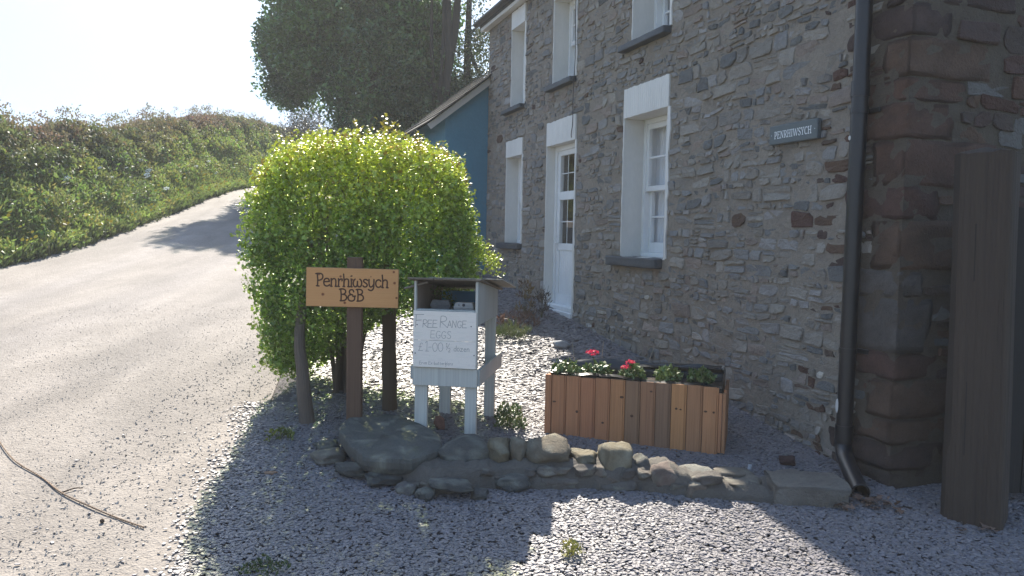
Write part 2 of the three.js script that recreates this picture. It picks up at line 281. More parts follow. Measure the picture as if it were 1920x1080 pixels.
// rubble: an irregular packing of stones, every one a separate solid
function clipHalf(poly, px, py, nx, ny) {                    // keep (p - P).n <= 0
  const out = [];
  for (let i = 0; i < poly.length; i++) {
    const a = poly[i], b = poly[(i + 1) % poly.length], da = (a[0] - px) * nx + (a[1] - py) * ny, db = (b[0] - px) * nx + (b[1] - py) * ny;
    if (da <= 0) out.push(a);
    if ((da < 0 && db > 0) || (da > 0 && db < 0)) { const t = da / (da - db); out.push([lerp(a[0], b[0], t), lerp(a[1], b[1], t)]); }
  }
  return out;
}
function packing(x0, x1, y0, y1, seed, size, avoid) {        // rough courses of squared and wedge-shaped rubble
  const R = rng(seed), raw = [], out = [];
  const warp = (x, y) => [x + 0.03 * noise(x * 1.9, y * 2.2, seed + 3), y + 0.05 * noise(x * 0.8, y * 0.7, seed) + 0.02 * noise(x * 2.6, y * 1.5, seed + 8)];
  const quad = (xa, xb, ya, yb) => {
    const w = xb - xa, h = yb - ya, g = 0.003 + 0.012 * Math.pow(R(), 3), gy = 0.002 + 0.008 * Math.pow(R(), 3), sl = () => (R() - 0.5) * Math.min(0.05, w * 0.3), kl = sl(), kr = sl(), tilt = (R() - 0.5) * Math.min(0.03, h * 0.35), bt = (R() - 0.5) * Math.min(0.024, h * 0.3);
    const p = [[xa + g + Math.max(0, kl), ya + gy + Math.max(0, bt)], [xb - g - Math.max(0, kr), ya + gy + Math.max(0, -bt)], [xb - g + Math.min(0, kr), yb - gy - Math.max(0, tilt)], [xa + g - Math.min(0, kl), yb - gy - Math.max(0, -tilt)]], q = [];
    for (let i = 0; i < 4; i++) { const c = R() < 0.45 ? 0.12 + 0.3 * R() : 0.03, A = p[(i + 3) % 4], B = p[i], C = p[(i + 1) % 4], ca = Math.min(c, 0.05 / Math.hypot(A[0] - B[0], A[1] - B[1])), cc = Math.min(c, 0.05 / Math.hypot(C[0] - B[0], C[1] - B[1])); q.push([lerp(B[0], A[0], ca), lerp(B[1], A[1], ca)], [lerp(B[0], C[0], cc), lerp(B[1], C[1], cc)]); }
    raw.push(q.map(v => warp(v[0], v[1])));
  };
  let y = y0;
  while (y < y1 + 0.1) {
    const h = size * lerp(0.5, 1.35, Math.pow(R(), 1.3)); let x = x0 - 0.1 - R() * 0.2;
    while (x < x1 + 0.1) {
      const w = clamp(h * lerp(0.9, 3.4, Math.pow(R(), 1.5)), 0.05, size * 3.4), t = R();
      if (t < 0.24 && h > size * 0.6) { const k = lerp(0.35, 0.65, R()); quad(x, x + w, y, y + h * k); if (R() < 0.35) { const m = x + w * lerp(0.35, 0.65, R()); quad(x, m, y + h * k, y + h); quad(m, x + w, y + h * k, y + h); } else quad(x, x + w, y + h * k, y + h); }
      else if (t < 0.3 && h > size * 0.8) { quad(x, x + w, y, y + h / 3); quad(x, x + w, y + h / 3, y + h * 0.68); quad(x, x + w, y + h * 0.68, y + h); }
      else if (t < 0.42) quad(x, x + w, y + (R() < 0.4 ? 0 : h * 0.18), y + h * lerp(0.78, 1, R()));
      else quad(x, x + w, y, y + h + (R() < 0.25 ? 0.012 : 0));
      x += w;
    }
    y += h;
  }
  for (let poly of raw) {
    let cx = 0, cy = 0, ok = true; for (const p of poly) { cx += p[0]; cy += p[1]; } cx /= poly.length; cy /= poly.length;
    if (cx < x0 || cx > x1 || cy < y0 || cy > y1) continue;
    for (const [a0, a1, b0, b1] of avoid) {
      if (cx > a0 && cx < a1 && cy > b0 && cy < b1) { ok = false; break; }
      if (cx + 0.5 < a0 || cx - 0.5 > a1 || cy + 0.4 < b0 || cy - 0.4 > b1) continue;
      const d = [[a0 - cx, 1, 0, a0], [cx - a1, -1, 0, a1], [b0 - cy, 0, 1, b0], [cy - b1, 0, -1, b1]].sort((p, q) => q[0] - p[0])[0];
      poly = clipHalf(poly, d[1] ? d[3] : 0, d[2] ? d[3] : 0, d[1], d[2]); if (poly.length < 3) { ok = false; break; }
    }
    if (!ok) continue;
    poly = clipHalf(poly, x0, 0, -1, 0); poly = clipHalf(poly, x1, 0, 1, 0); poly = clipHalf(poly, 0, y1, 0, 1); if (poly.length < 3) continue;
    let A = 0; for (let k = 0; k < poly.length; k++) { const p = poly[k], q = poly[(k + 1) % poly.length]; A += p[0] * q[1] - q[0] * p[1]; }
    A = Math.abs(A) / 2; if (A < 0.0006) continue;
    cx = cy = 0; for (const p of poly) { cx += p[0]; cy += p[1]; } out.push({ poly, cx: cx / poly.length, cy: cy / poly.length, A });
  }
  return out;
}
function stoneGeo(st, R, col, proud) {                       // broken face, tilted so that mortar laps over part of it
  let P = st.poly, q = [];
  for (let i = 0; i < P.length; i++) { const a = P[i], b = P[(i + 1) % P.length], L = Math.hypot(b[0] - a[0], b[1] - a[1]); if (L < 0.012) { q.push(a); continue; } const c = Math.min(lerp(0.06, 0.3, R() * R()), 0.022 / L); q.push([lerp(a[0], b[0], c), lerp(a[1], b[1], c)]); if (L > 0.07) q.push([lerp(a[0], b[0], 0.35 + 0.3 * R()), lerp(a[1], b[1], 0.5)]); q.push([lerp(a[0], b[0], 1 - c), lerp(a[1], b[1], 1 - c)]); }
  q = q.map(([x, y]) => [x + 0.012 * noise(x * 13, y * 15, 1) + 0.007 * noise(x * 40, y * 40, 2), y + 0.01 * noise(x * 11, y * 15, 7) + 0.006 * noise(x * 40, y * 40, 9)]);
  if (q.length > 18) q = q.filter((_, i) => i % 2 === 0 || q.length - i < 3);
  let area = 0; for (let k = 0; k < q.length; k++) { const a = q[k], b = q[(k + 1) % q.length]; area += a[0] * b[1] - b[0] * a[1]; } if (area < 0) q.reverse();
  const { cx, cy } = st, m = new MB(), N = q.length, tx = (R() - 0.5) * 0.1, ty = (R() - 0.6) * 0.3, ou = R() * 3, ov = R() * 3, sd = R() * 50;
  const z = (x, y, b) => clamp(b + tx * (x - cx) + ty * (y - cy) + 0.011 * noise(x * 13, y * 17, sd) + 0.006 * noise(x * 34, y * 34, sd), -0.03, 0.03);
  const ring = (k, b) => q.map(([x, y], i) => { const j = k < 1 ? k * (0.94 + 0.12 * R()) : k, X = cx + (x - cx) * j, Y = cy + (y - cy) * j; return m.v(X, Y, b === null ? -0.035 : z(X, Y, b), X + ou, Y + ov, col); });
  const r0 = ring(1, null), r1 = ring(1, proud * 0.5), r2 = ring(0.88, proud), c = m.v(cx, cy, z(cx, cy, proud), cx + ou, cy + ov, col);
  for (let i = 0; i < N; i++) { const j = (i + 1) % N; m.q(r0[i], r0[j], r1[j], r1[i]); m.q(r1[i], r1[j], r2[j], r2[i]); m.t(r2[i], r2[j], c); }
  return m.geo(true);
}
const PAL = [[.13, .132, .128], [.2, .185, .165], [.235, .213, .182], [.26, .235, .198], [.265, .24, .205], [.225, .22, .21], [.285, .262, .225], [.245, .2, .168], [.285, .268, .25], [.2, .198, .192]];
const RED = [[.086, .046, .035], [.1, .055, .038], [.074, .047, .039], [.086, .062, .049], [.108, .066, .044]];
// near corner quoins, dressed red sandstone, alternately long to the front and to the gable
const quoins = [];
{
  const R = rng(77); let y = -0.12, k = 0;
  while (y < EAVE - 0.15) {
    const h = lerp(0.15, 0.36, R()), long = R() < 0.2 ? k % 2 : k++ % 2;
    quoins.push({ y0: y, y1: Math.min(y + h - 0.008, EAVE - 0.02), a: long ? lerp(0.16, 0.34, R()) : lerp(0.34, 0.6, R()), b: long ? lerp(0.5, 0.95, R()) : lerp(0.2, 0.5, R()) });
    y += h;
  }
  for (const q of quoins) {
    const w = q.a, h = q.y1 - q.y0, d = q.b, g = block(w, h, d, 0.009, q.y0 * 9, 0.02, 8), p = g.attributes.position;
    g.translate(-HS0 - w / 2 + 0.006, (q.y0 + q.y1) / 2, -d / 2 + 0.006);
    let c = RED[Math.floor(R() * RED.length)]; if (R() < 0.08) c = [.1, .088, .078];
    const col = new Float32Array(p.count * 3); for (let i = 0; i < p.count; i++) { const n = 1 + 0.7 * fbm(p.getX(i) * 5, p.getY(i) * 5, p.getZ(i) * 5 + q.y0, 3); col.set([c[0] * n, c[1] * n, c[2] * n], i * 3); }
    g.setAttribute('color', new THREE.BufferAttribute(col, 3));
    q.geo = g;
  }
  for (const q of quoins) part('stone', q.geo, M.stone, fw);
}
function stones(list, R, wall, keep, near, colour) {         // the largest in view singly, the rest joined
  for (const s of list) s.rank = s.A / Math.pow(near(s), 2);
  list.sort((a, b) => b.rank - a.rank); const rest = [];
  list.forEach((s, i) => {
    const c = colour(s), n = (0.82 + 0.3 * R()) * 1.13 * (s.cy < 1.1 && R() < 0.05 ? 1.6 : 1), col = c.map(v => v * n);
    const g = stoneGeo(s, R, col, lerp(-0.004, 0.018, R()));
    if (i < keep) part('stone', g, M.stone, wall); else rest.push(g);
  });
  if (rest.length) part('small_stones', join(rest), M.stone, wall, 'stuff');
}
{
  const R = rng(5), avoid = OPEN.map(o => [-o.s1 - 0.03, -o.s0 + 0.045, o.y0 - 0.1, o.lt + 0.02]);
  for (const o of OPEN) if (o.sill) avoid.push([-o.sill[1] - 0.01, -o.sill[0] + 0.01, o.y0 - o.sill[2] - 0.02, o.y0]);
  for (const q of quoins) avoid.push([-HS0 - q.a, -HS0 + 0.3, q.y0 - 0.01, q.y1 + 0.01]);
  const list = packing(-HS1 + 0.02, -HS0 - 0.02, -0.25, EAVE - 0.03, 3, 0.104, avoid);
  stones(list, R, fw, 300 - quoins.length, s => { const [X, D] = facadeToWorld(-s.cx, 0), b = s.cy < gh(X, D) ? 40 : 1; const oy = s.cy > 4.2 ? 1.6 : 1; return D * b * oy * Math.sqrt(D / 2.2); }, s => {
    const n = noise(s.cx * 0.7, s.cy * 0.9, 2), reds = smooth(-0.8, -0.1, s.cx) * 0.5 + 0.008;
    if (R() < reds) return RED[Math.floor(R() * RED.length)];
    return PAL[Math.floor(clamp(R() * 10 + n * 4, 0, 9.99))];
  });
}
{
  const R = rng(9), avoid = quoins.map(q => [-0.3, q.b + 0.002, q.y0 - 0.006, q.y1 + 0.006]);
  const list = packing(0.0, DEPTH - 0.02, -0.25, ridgeY - 0.1, 21, 0.17, avoid).filter(s => s.cy < EAVE + Math.min(s.cx, DEPTH - s.cx) * 0.74);
  // the gable's stones hang on its own wall; local x runs into the house
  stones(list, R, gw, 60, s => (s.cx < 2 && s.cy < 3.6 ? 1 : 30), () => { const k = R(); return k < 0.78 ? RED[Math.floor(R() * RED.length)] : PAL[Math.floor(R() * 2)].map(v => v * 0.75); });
  for (const c of gw.children) c.position.z = WT;
}

// ---------------------------------------------------------------- windows and door of the cottage (local x = -s)
const X = s => -s;
function reveal(o, parent) {
  const t = 0.02, r = o.rec + 0.12, gs = [
    bx(X(o.s1) - t, X(o.s1), o.y0, o.y1, -r, 0.006), bx(X(o.s0), X(o.s0) + t, o.y0, o.y1, -r, 0.006),
    bx(X(o.s1) - t, X(o.s0) + t, o.y1, o.y1 + t, -r, 0.004), bx(X(o.s1) - t, X(o.s0) + t, o.y0 - t, o.y0 - 0.001, -r, -0.003)];
  // brushed white edge round the opening, uneven where it meets the stone
  const R = rng(Math.round(o.s0 * 100 + o.y0 * 10)), sh = new THREE.Shape(), n = 26, pts = [];
  for (let i = 0; i <= n; i++) pts.push([X(o.s0) + 0.02 + 0.028 * (0.8 + 0.9 * noise(i * 0.37, o.s0 * 3) + 0.3 * R()), lerp(o.y0, o.y1, i / n)]);
  sh.moveTo(X(o.s0) + 0.001, o.y0); for (const p of pts) sh.lineTo(p[0], p[1]); sh.lineTo(X(o.s0) + 0.001, o.y1);
  const g = new THREE.ExtrudeGeometry(sh, { depth: 0.022, bevelEnabled: false }); g.translate(0, 0, -0.008); gs.push(boxUV(plain(g)));
  const s2 = new THREE.Shape(); s2.moveTo(X(o.s1) - 0.001, o.y0); for (let i = 0; i <= n; i++) s2.lineTo(X(o.s1) - 0.012 - 0.01 * R(), lerp(o.y0, o.y1, i / n)); s2.lineTo(X(o.s1) - 0.001, o.y1);
  const g2 = new THREE.ExtrudeGeometry(s2, { depth: 0.02, bevelEnabled: false }); g2.translate(0, 0, -0.008); gs.push(boxUV(plain(g2)));
  part('reveal', join(gs), M.white, parent);
}
function lintel(o, parent) {                                 // white painted, vertically tooled
  const w = o.s1 - o.s0 + 0.03, n = Math.round(w / 0.022), m = new MB(), x0 = X(o.s1) - 0.012, R = rng(Math.round(o.s1 * 77));
  const y0 = o.y1 + 0.003, zf = i => 0.016 + (i % 2 ? 0.004 : 0) + 0.003 * R(); let pr = null;
  for (let i = 0; i <= n; i++) {
    const x = x0 + w * i / n, z = zf(i), t = o.lt + 0.014 * noise(i * 0.33, o.s0) + 0.006 * (R() - 0.5), yb = y0 - 0.004 * R();
    const k = [m.v(x, yb, -0.02, x, yb), m.v(x, yb, z, x, yb), m.v(x, t, z, x, t), m.v(x, t, -0.02, x, t)];
    if (pr) for (let j = 0; j < 3; j++) m.q(pr[j], k[j], k[j + 1], pr[j + 1]);
    if (i === 0 || i === n) m.q(k[0], k[1], k[2], k[3]); pr = k;
  }
  part('lintel', m.geo(true), M.white, parent);
}
function sashPart(parent, xa, xb, ya, yb, z, bot, top, nx, ny) {
  const st = 0.05, th = 0.045, b = 0.022, gs = [bx(xa, xa + st, ya, yb, z - th, z), bx(xb - st, xb, ya, yb, z - th, z), bx(xa + st - 0.001, xb - st + 0.001, ya, ya + bot, z - th + 0.001, z - 0.002), bx(xa + st - 0.001, xb - st + 0.001, yb - top, yb, z - th + 0.001, z - 0.002)];
  const ix0 = xa + st, ix1 = xb - st, iy0 = ya + bot, iy1 = yb - top;
  part('sash', join(gs), M.upvc, parent);
  const bars = [];
  for (let i = 1; i < nx; i++) { const x = lerp(ix0, ix1, i / nx); bars.push(bx(x - b / 2, x + b / 2, iy0, iy1, z - 0.034, z - 0.008)); }
  for (let i = 1; i < ny; i++) { const y = lerp(iy0, iy1, i / ny); bars.push(bx(ix0, ix1, y - b / 2, y + b / 2, z - 0.033, z - 0.0095)); }
  part('glazing_bar', join(bars), M.upvc, parent);
  for (let i = 0; i < nx; i++) for (let j = 0; j < ny; j++) {
    const g = new THREE.PlaneGeometry((ix1 - ix0) / nx, (iy1 - iy0) / ny); g.translate(lerp(ix0, ix1, (i + 0.5) / nx), lerp(iy0, iy1, (j + 0.5) / ny), z - 0.02); part('pane', g, M.glass, parent);
  }
}
for (const o of OPEN) {
  const grp = new THREE.Group(); grp.name = o.kind === 'door' ? 'door' : 'window'; house.add(grp);
  reveal(o, grp); lintel(o, grp);
  const xa = X(o.s1), xb = X(o.s0), z = -o.rec;
  if (o.sill) {
    const g = block(o.sill[1] - o.sill[0], o.sill[2], 0.1 + 0.16, 0.012, o.s0, 0.012, 8);
    g.translate(-(o.sill[0] + o.sill[1]) / 2, o.y0 - o.sill[2] / 2 - 0.002, 0.09 - 0.13); part('sill', g, M.slate, grp);
  }
  if (o.kind === 'sash') {
    const fr = 0.055, mid = o.y0 + (o.y1 - o.y0) * 0.49;
    part('frame', join([bx(xa + 0.001, xa + fr, o.y0, o.y1, z - 0.13, z + 0.012), bx(xb - fr, xb - 0.001, o.y0, o.y1, z - 0.13, z + 0.012), bx(xa + fr - 0.001, xb - fr + 0.001, o.y1 - fr, o.y1 - 0.001, z - 0.13, z + 0.01), bx(xa + fr - 0.001, xb - fr + 0.001, o.y0 + 0.001, o.y0 + 0.045, z - 0.13, z + 0.03)]), M.upvc, grp);
    sashPart(grp, xa + fr, xb - fr, mid - 0.02, o.y1 - fr, z, 0.055, 0.055, 2, 2);
    sashPart(grp, xa + fr, xb - fr, o.y0 + 0.045, mid + 0.02, z - 0.055, 0.11, 0.04, 2, 2);
    // net curtain hanging in soft folds behind the glass
    const m = new MB(), n = 60, w = xb - xa - 0.06;
    for (let i = 0; i <= n; i++) { const x = xa + 0.03 + w * i / n, zz = z - 0.135 + 0.014 * Math.sin(i * 1.05) + 0.01 * noise(i * 0.3, o.s0); m.v(x, o.y0 + 0.03, zz, i / n, 0); m.v(x, o.y1 - 0.03, zz - 0.004, i / n, 1); if (i) { const a = 2 * i; m.q(a - 2, a, a + 1, a - 1); } }
    part('curtain', m.geo(), M.curtain, grp);
    part('room_back', bx(xa - 0.3, xb + 0.3, o.y0 - 0.2, o.y1 + 0.1, -2.6, -2.55), M.interior, grp);
  } else {
    const fr = 0.06, a = xa + fr, b = xb - fr, t0 = o.y0, th = 0.05, st = 0.09;
    part('frame', join([bx(xa + 0.001, a, t0 + 0.1, o.y1 - 0.001, z - 0.08, z + 0.02), bx(b, xb - 0.001, t0 + 0.1, o.y1 - 0.001, z - 0.08, z + 0.02), bx(a - 0.001, b + 0.001, o.y1 - 0.065, o.y1 - 0.001, z - 0.08, z + 0.018)]), M.upvc, grp);
    part('threshold', join([bx(xa - 0.02, xb + 0.02, t0 - 0.09, t0 + 0.045, z - 0.1, 0.035, 0.01), bx(xa + 0.001, xb - 0.001, t0 + 0.046, t0 + 0.1, z - 0.1, -0.02, 0.008)]), M.upvc, grp);
    const y = [t0 + 0.1, t0 + 0.24, 1.40, 1.49, 2.07, 2.18, 2.66, o.y1 - 0.065], w0 = a + 0.004, w1 = b - 0.004;
    part('door_leaf', join([bx(w0, w0 + st, y[0], y[7], z - th, z), bx(w1 - st, w1, y[0], y[7], z - th, z), ...[[0, 1], [2, 3], [4, 5], [6, 7]].map(([i, j]) => bx(w0 + st - 0.001, w1 - st + 0.001, y[i], y[j], z - th + 0.001, z - 0.002))]), M.upvc, grp);
    const pg = []; const nb = 9; for (let i = 0; i < nb; i++) { const q0 = lerp(w0 + st, w1 - st, i / nb), q1 = lerp(w0 + st, w1 - st, (i + 1) / nb); pg.push(bx(q0 + 0.0015, q1 - 0.0015, y[1], y[2], z - 0.04, z - 0.014, 0.004)); }
    part('door_panel', join(pg), M.upvc, grp);
    for (const [ya, yb] of [[y[3], y[4]], [y[5], y[6]]]) {
      const bars = [], ix0 = w0 + st, ix1 = w1 - st;
      for (let i = 1; i < 3; i++) { const x = lerp(ix0, ix1, i / 3); bars.push(bx(x - 0.007, x + 0.007, ya, yb, z - 0.03, z - 0.022)); }
      bars.push(bx(ix0, ix1, (ya + yb) / 2 - 0.007, (ya + yb) / 2 + 0.007, z - 0.0305, z - 0.0225));
      part('glazing_bar', join(bars), M.upvc, grp);
      const g = new THREE.PlaneGeometry(ix1 - ix0, yb - ya); g.translate((ix0 + ix1) / 2, (ya + yb) / 2, z - 0.016); part('pane', g, M.glass, grp);
    }
    part('door_handle', join([bx(w0 + 0.03, w0 + 0.065, 1.38, 1.62, z, z + 0.012), bar([w0 + 0.047, 1.5, z + 0.04], [w0 + 0.16, 1.5, z + 0.04], 0.018, 0.018), bx(w0 + 0.04, w0 + 0.055, 1.492, 1.508, z + 0.01, z + 0.045)]), M.upvc, grp);
    part('room_back', bx(xa - 0.3, xb + 0.3, t0, o.y1 + 0.1, -2.6, -2.55), M.interior, grp);
  }
}
// thin cable stapled down the front above the door
{
  const z = 0.035, p = [[X(5.0), 4.97], [X(5.01), 4.4], [X(5.005), 3.8], [X(5.03), 3.3], [X(5.04), 2.98], [X(5.06), 2.86], [X(5.16), 2.8]];
  part('cable', tube(p.map(([x, y], i) => [x, y, i > 5 ? -0.01 : z + 0.006 * (i % 2)]), [0.0055, 0.0055], 6, 6), M.blackPipe, house);
}
// black plastic downpipe with collars, clips and an angled shoe
{
  const dp = new THREE.Group(); dp.name = 'downpipe'; house.add(dp); const px = X(0.075), pz = 0.085, r = 0.053;
  const cyl = (y0, y1, rr) => { const g = new THREE.CylinderGeometry(rr, rr, y1 - y0, 24); g.translate(px, (y0 + y1) / 2, pz); return g; };
  part('pipe', cyl(0.2, EAVE + 0.06, r), M.blackPipe, dp);
  for (const y of [0.3, 2.6]) part('pipe_collar', cyl(y - 0.05, y + 0.05, r + 0.006), M.blackPipe, dp);
  for (const y of [0.86, 2.46, 4.2]) part('pipe_bracket', join([cyl(y - 0.018, y + 0.018, r + 0.005), bx(px - 0.012, px + 0.11, y - 0.016, y + 0.016, 0.004, 0.02), bx(px - 0.02, px + 0.02, y - 0.014, y + 0.014, 0.01, pz - 0.03)]), M.blackPipe, dp);
  const b = new THREE.Vector3(px + 0.42, 0.035, pz + 0.23), path = new THREE.CatmullRomCurve3([new THREE.Vector3(px, 0.32, pz), new THREE.Vector3(px, 0.21, pz), new THREE.Vector3(px + 0.05, 0.155, pz + 0.03), new THREE.Vector3(px + 0.14, 0.12, pz + 0.08), b]);
  const sh = new THREE.TubeGeometry(path, 20, 0.055, 20, false), rim = new THREE.TorusGeometry(0.055, 0.006, 8, 22), dir = path.getTangent(1);
  rim.applyQuaternion(new THREE.Quaternion().setFromUnitVectors(new THREE.Vector3(0, 0, 1), dir)); rim.translate(b.x, b.y, b.z);
  part('pipe_shoe', join([sh, rim]), std({ color: lin(0.012, 0.013, 0.016), roughness: 0.35, side: THREE.DoubleSide }), dp);
  const spot = std({ color: lin(0.5, 0.5, 0.48), roughness: 0.9 });
  const fl = (y, rr, w, h) => { const g = new THREE.SphereGeometry(1, 10, 6); g.scale(w, h, 0.0035); g.translate(px - 0.02, y, pz + Math.sqrt(r * r - 0.0004) + 0.001); return g; };
  part('paint_splash', join([fl(2.28, 0.02, 0.014, 0.016), fl(0.48, 0.02, 0.017, 0.05)]), spot, dp);
}

// ---------------------------------------------------------------- lettering helpers
function canvasTex(w, h, draw) { const c = document.createElement('canvas'); c.width = w; c.height = h; draw(c.getContext('2d'), w, h); const t = new THREE.CanvasTexture(c); t.colorSpace = THREE.SRGBColorSpace; t.anisotropy = 8; return t; }
function faceUV(g, x0, x1, y0, y1) { const p = g.attributes.position, uv = new Float32Array(p.count * 2); for (let i = 0; i < p.count; i++) { uv[2 * i] = (p.getX(i) - x0) / (x1 - x0); uv[2 * i + 1] = (p.getY(i) - y0) / (y1 - y0); } g.setAttribute('uv', new THREE.BufferAttribute(uv, 2)); return g; }

// slate name plaque on the cottage front, held off the stones
{
  const w = 0.55, h = 0.145, s = 0.79, [px, pd] = facadeToWorld(s, 0.03);
  const t = thing('name_plaque', V(px, 2.4, pd), HTURN, 'grey slate name plaque with white capital letters on the cottage front beside the downpipe', 'sign');
  part('slate_plate', bx(-w / 2, w / 2, -h / 2, h / 2, -0.01, 0.022, 0.006), std({ color: lin(0.115, 0.14, 0.15), roughness: 0.55, map: rep(stoneMap, 3), bumpMap: rep(stoneBump, 3), bumpScale: 0.002 }), t);
  const map = canvasTex(1024, 256, (c, W, H) => { c.fillStyle = '#525b5d'; c.fillRect(0, 0, W, H); c.fillStyle = '#dfe3e4'; c.font = '150px serif'; c.textAlign = 'center'; c.textBaseline = 'middle'; const L = 'PENRHIWSYCH', m = c.measureText(L).width; c.save(); c.translate(W / 2, H / 2 + 6); c.scale(820 / m, 1); c.fillText(L, 0, 0); c.restore(); c.beginPath(); c.arc(40, H / 2, 9, 0, 7); c.arc(W - 40, H / 2, 9, 0, 7); c.fillStyle = '#aab2b4'; c.fill(); });
  const g = new THREE.PlaneGeometry(w - 0.014, h - 0.014); g.translate(0, 0, 0.0235);
  part('lettering', g, std({ map, roughness: 0.55 }), t);
}

// ---------------------------------------------------------------- blue outbuilding against the far end of the cottage
{
  const t = thing('blue_outbuilding', V(...(p => [p[0], 0.7, p[1]])(facadeToWorld(8.78, 0))), HTURN, 'blue painted outbuilding with a sloping roof against the far end of the stone cottage', 'outbuilding');
  const oR = 0.73, oL = -3.6, yE = 3.56 - 0.7, sl = 0.79, ry = yE + (oR + 0.85) * sl, L = 3.2;
  const sh = new THREE.Shape([[-oR, -0.9], [-oR, yE], [0.85, ry], [-oL, yE + (-oL > 0 ? (oR + 0.85 - (-oL - 0.85)) * sl : 0) * 0.3], [-oL, -0.9]].map(p => new THREE.Vector2(...p)));
  const g = new THREE.ExtrudeGeometry(sh, { depth: L, bevelEnabled: false }); g.rotateY(Math.PI / 2); g.translate(-L, 0, 0);
  const nR = tiled(71, [[4, 0.5], [30, 0.3], [120, 0.3]]), blueMap = tex(256, (u, v) => { const k = 0.88 + 0.24 * nR(u, v); return [k, k, k]; });
  part('wall', boxUV(plain(g)), std({ color: lin(0.052, 0.2, 0.29), roughness: 0.85, map: rep(blueMap, 0.8), bumpMap: rep(stoneBump, 2), bumpScale: 0.004 }), t);
  // roof slope towards the lane, with verge board and slates
  const A = [0.85, ry + 0.05], B = [-oR - 0.3, yE - 0.3 * sl + 0.05], slates = [], n = 9;
  for (let i = 0; i < n; i++) { const q = i / n, q2 = (i + 1.25) / n, y0 = lerp(A[1], B[1], q), y1 = lerp(A[1], B[1], q2); const z0 = -lerp(A[0], B[0], q), z1 = -lerp(A[0], B[0], Math.min(q2, 1.02)); slates.push(bar([-L / 2 + 0.06, y0 + 0.035, z0], [-L / 2 + 0.06, y1 + 0.062, z1], L + 0.3, 0.012, 0.002)); }
  part('roof', join(slates), std({ color: lin(0.05, 0.05, 0.05), roughness: 1, bumpMap: rep(stoneBump, 3), bumpScale: 0.01 }), t);
  part('verge_board', bar([0.115, A[1] - 0.05, -A[0]], [0.115, B[1] - 0.05, -B[0]], 0.022, 0.1), std({ color: lin(0.4, 0.4, 0.38), roughness: 0.7 }), t);
}

// ---------------------------------------------------------------- wood
const woodMat = (r, g, b, k = 3, bump = 0.003) => std({ color: lin(r, g, b), map: rep(woodMap, k, k * 0.22), bumpMap: rep(woodBump, k, k * 0.22), bumpScale: bump, roughness: 0.8 });

// weathered square gatepost before the gable
{
  const d = 4.66, x = 2.775, t = thing('gatepost', V(x, gh(x, d), d), -36 * RAD, 'thick weathered square timber gatepost standing before the cottage gable', 'post');
  t.rotation.z = 0.018; const w = 0.31, h = 2.24, g = new THREE.BoxGeometry(w, h, w, 8, 40, 8), p = g.attributes.position;
  for (let i = 0; i < p.count; i++) {
    let X0 = p.getX(i), y = p.getY(i) + h / 2, z = p.getZ(i); const e = Math.max(Math.abs(X0), Math.abs(z)) / (w / 2), r = Math.hypot(X0, z) / (w / 2);
    const c = r > 1.25 ? 1.25 / r : 1, n = 1 + 0.05 * noise(X0 * 9, y * 0.6, z * 9) + 0.025 * noise(X0 * 40, y * 0.8, z * 40); X0 *= c * n; z *= c * n;
    if (y > h - 0.01) y += 0.045 * (1 - e) + 0.02 * noise(X0 * 20, z * 20); p.setXYZ(i, X0 * (1 + 0.025 * (1 - y / h)), y - 0.1, z * (1 + 0.025 * (1 - y / h)));
  }
  g.computeVertexNormals(); boxUV(g); part('post_timber', g, woodMat(0.062, 0.043, 0.03, 2.5, 0.012), t);
  const cr = []; const R = rng(4); for (let i = 0; i < 5; i++) { const y0 = 0.3 + R() * 1.2, xx = (R() - 0.5) * 0.18; cr.push(bx(xx - 0.0025, xx + 0.0025, y0, y0 + 0.25 + R() * 0.35, w / 2 - 0.02, w / 2 + 0.0045)); } 
  part('drying_crack', join(cr), M.dark, t);
}
// dark boarded gate hung to the right of the post
{
  const x = 2.93, d = 4.86, t = thing('boarded_gate', V(x, gh(x, d), d), 4 * RAD, 'dark boarded gate hung to the right of the weathered gatepost', 'gate');
  const mat = woodMat(0.022, 0.02, 0.018, 3, 0.004), R = rng(12);
  for (let i = 0; i < 11; i++) part('board', bx(i * 0.123, i * 0.123 + 0.119, 0.06 + 0.01 * R(), 1.83 + 0.015 * R(), -0.012, 0.01 + 0.004 * R()), mat, t);
  for (const y of [0.3, 1.55]) part('gate_rail', bx(0, 1.35, y - 0.05, y + 0.05, -0.055, -0.013), mat, t);
}

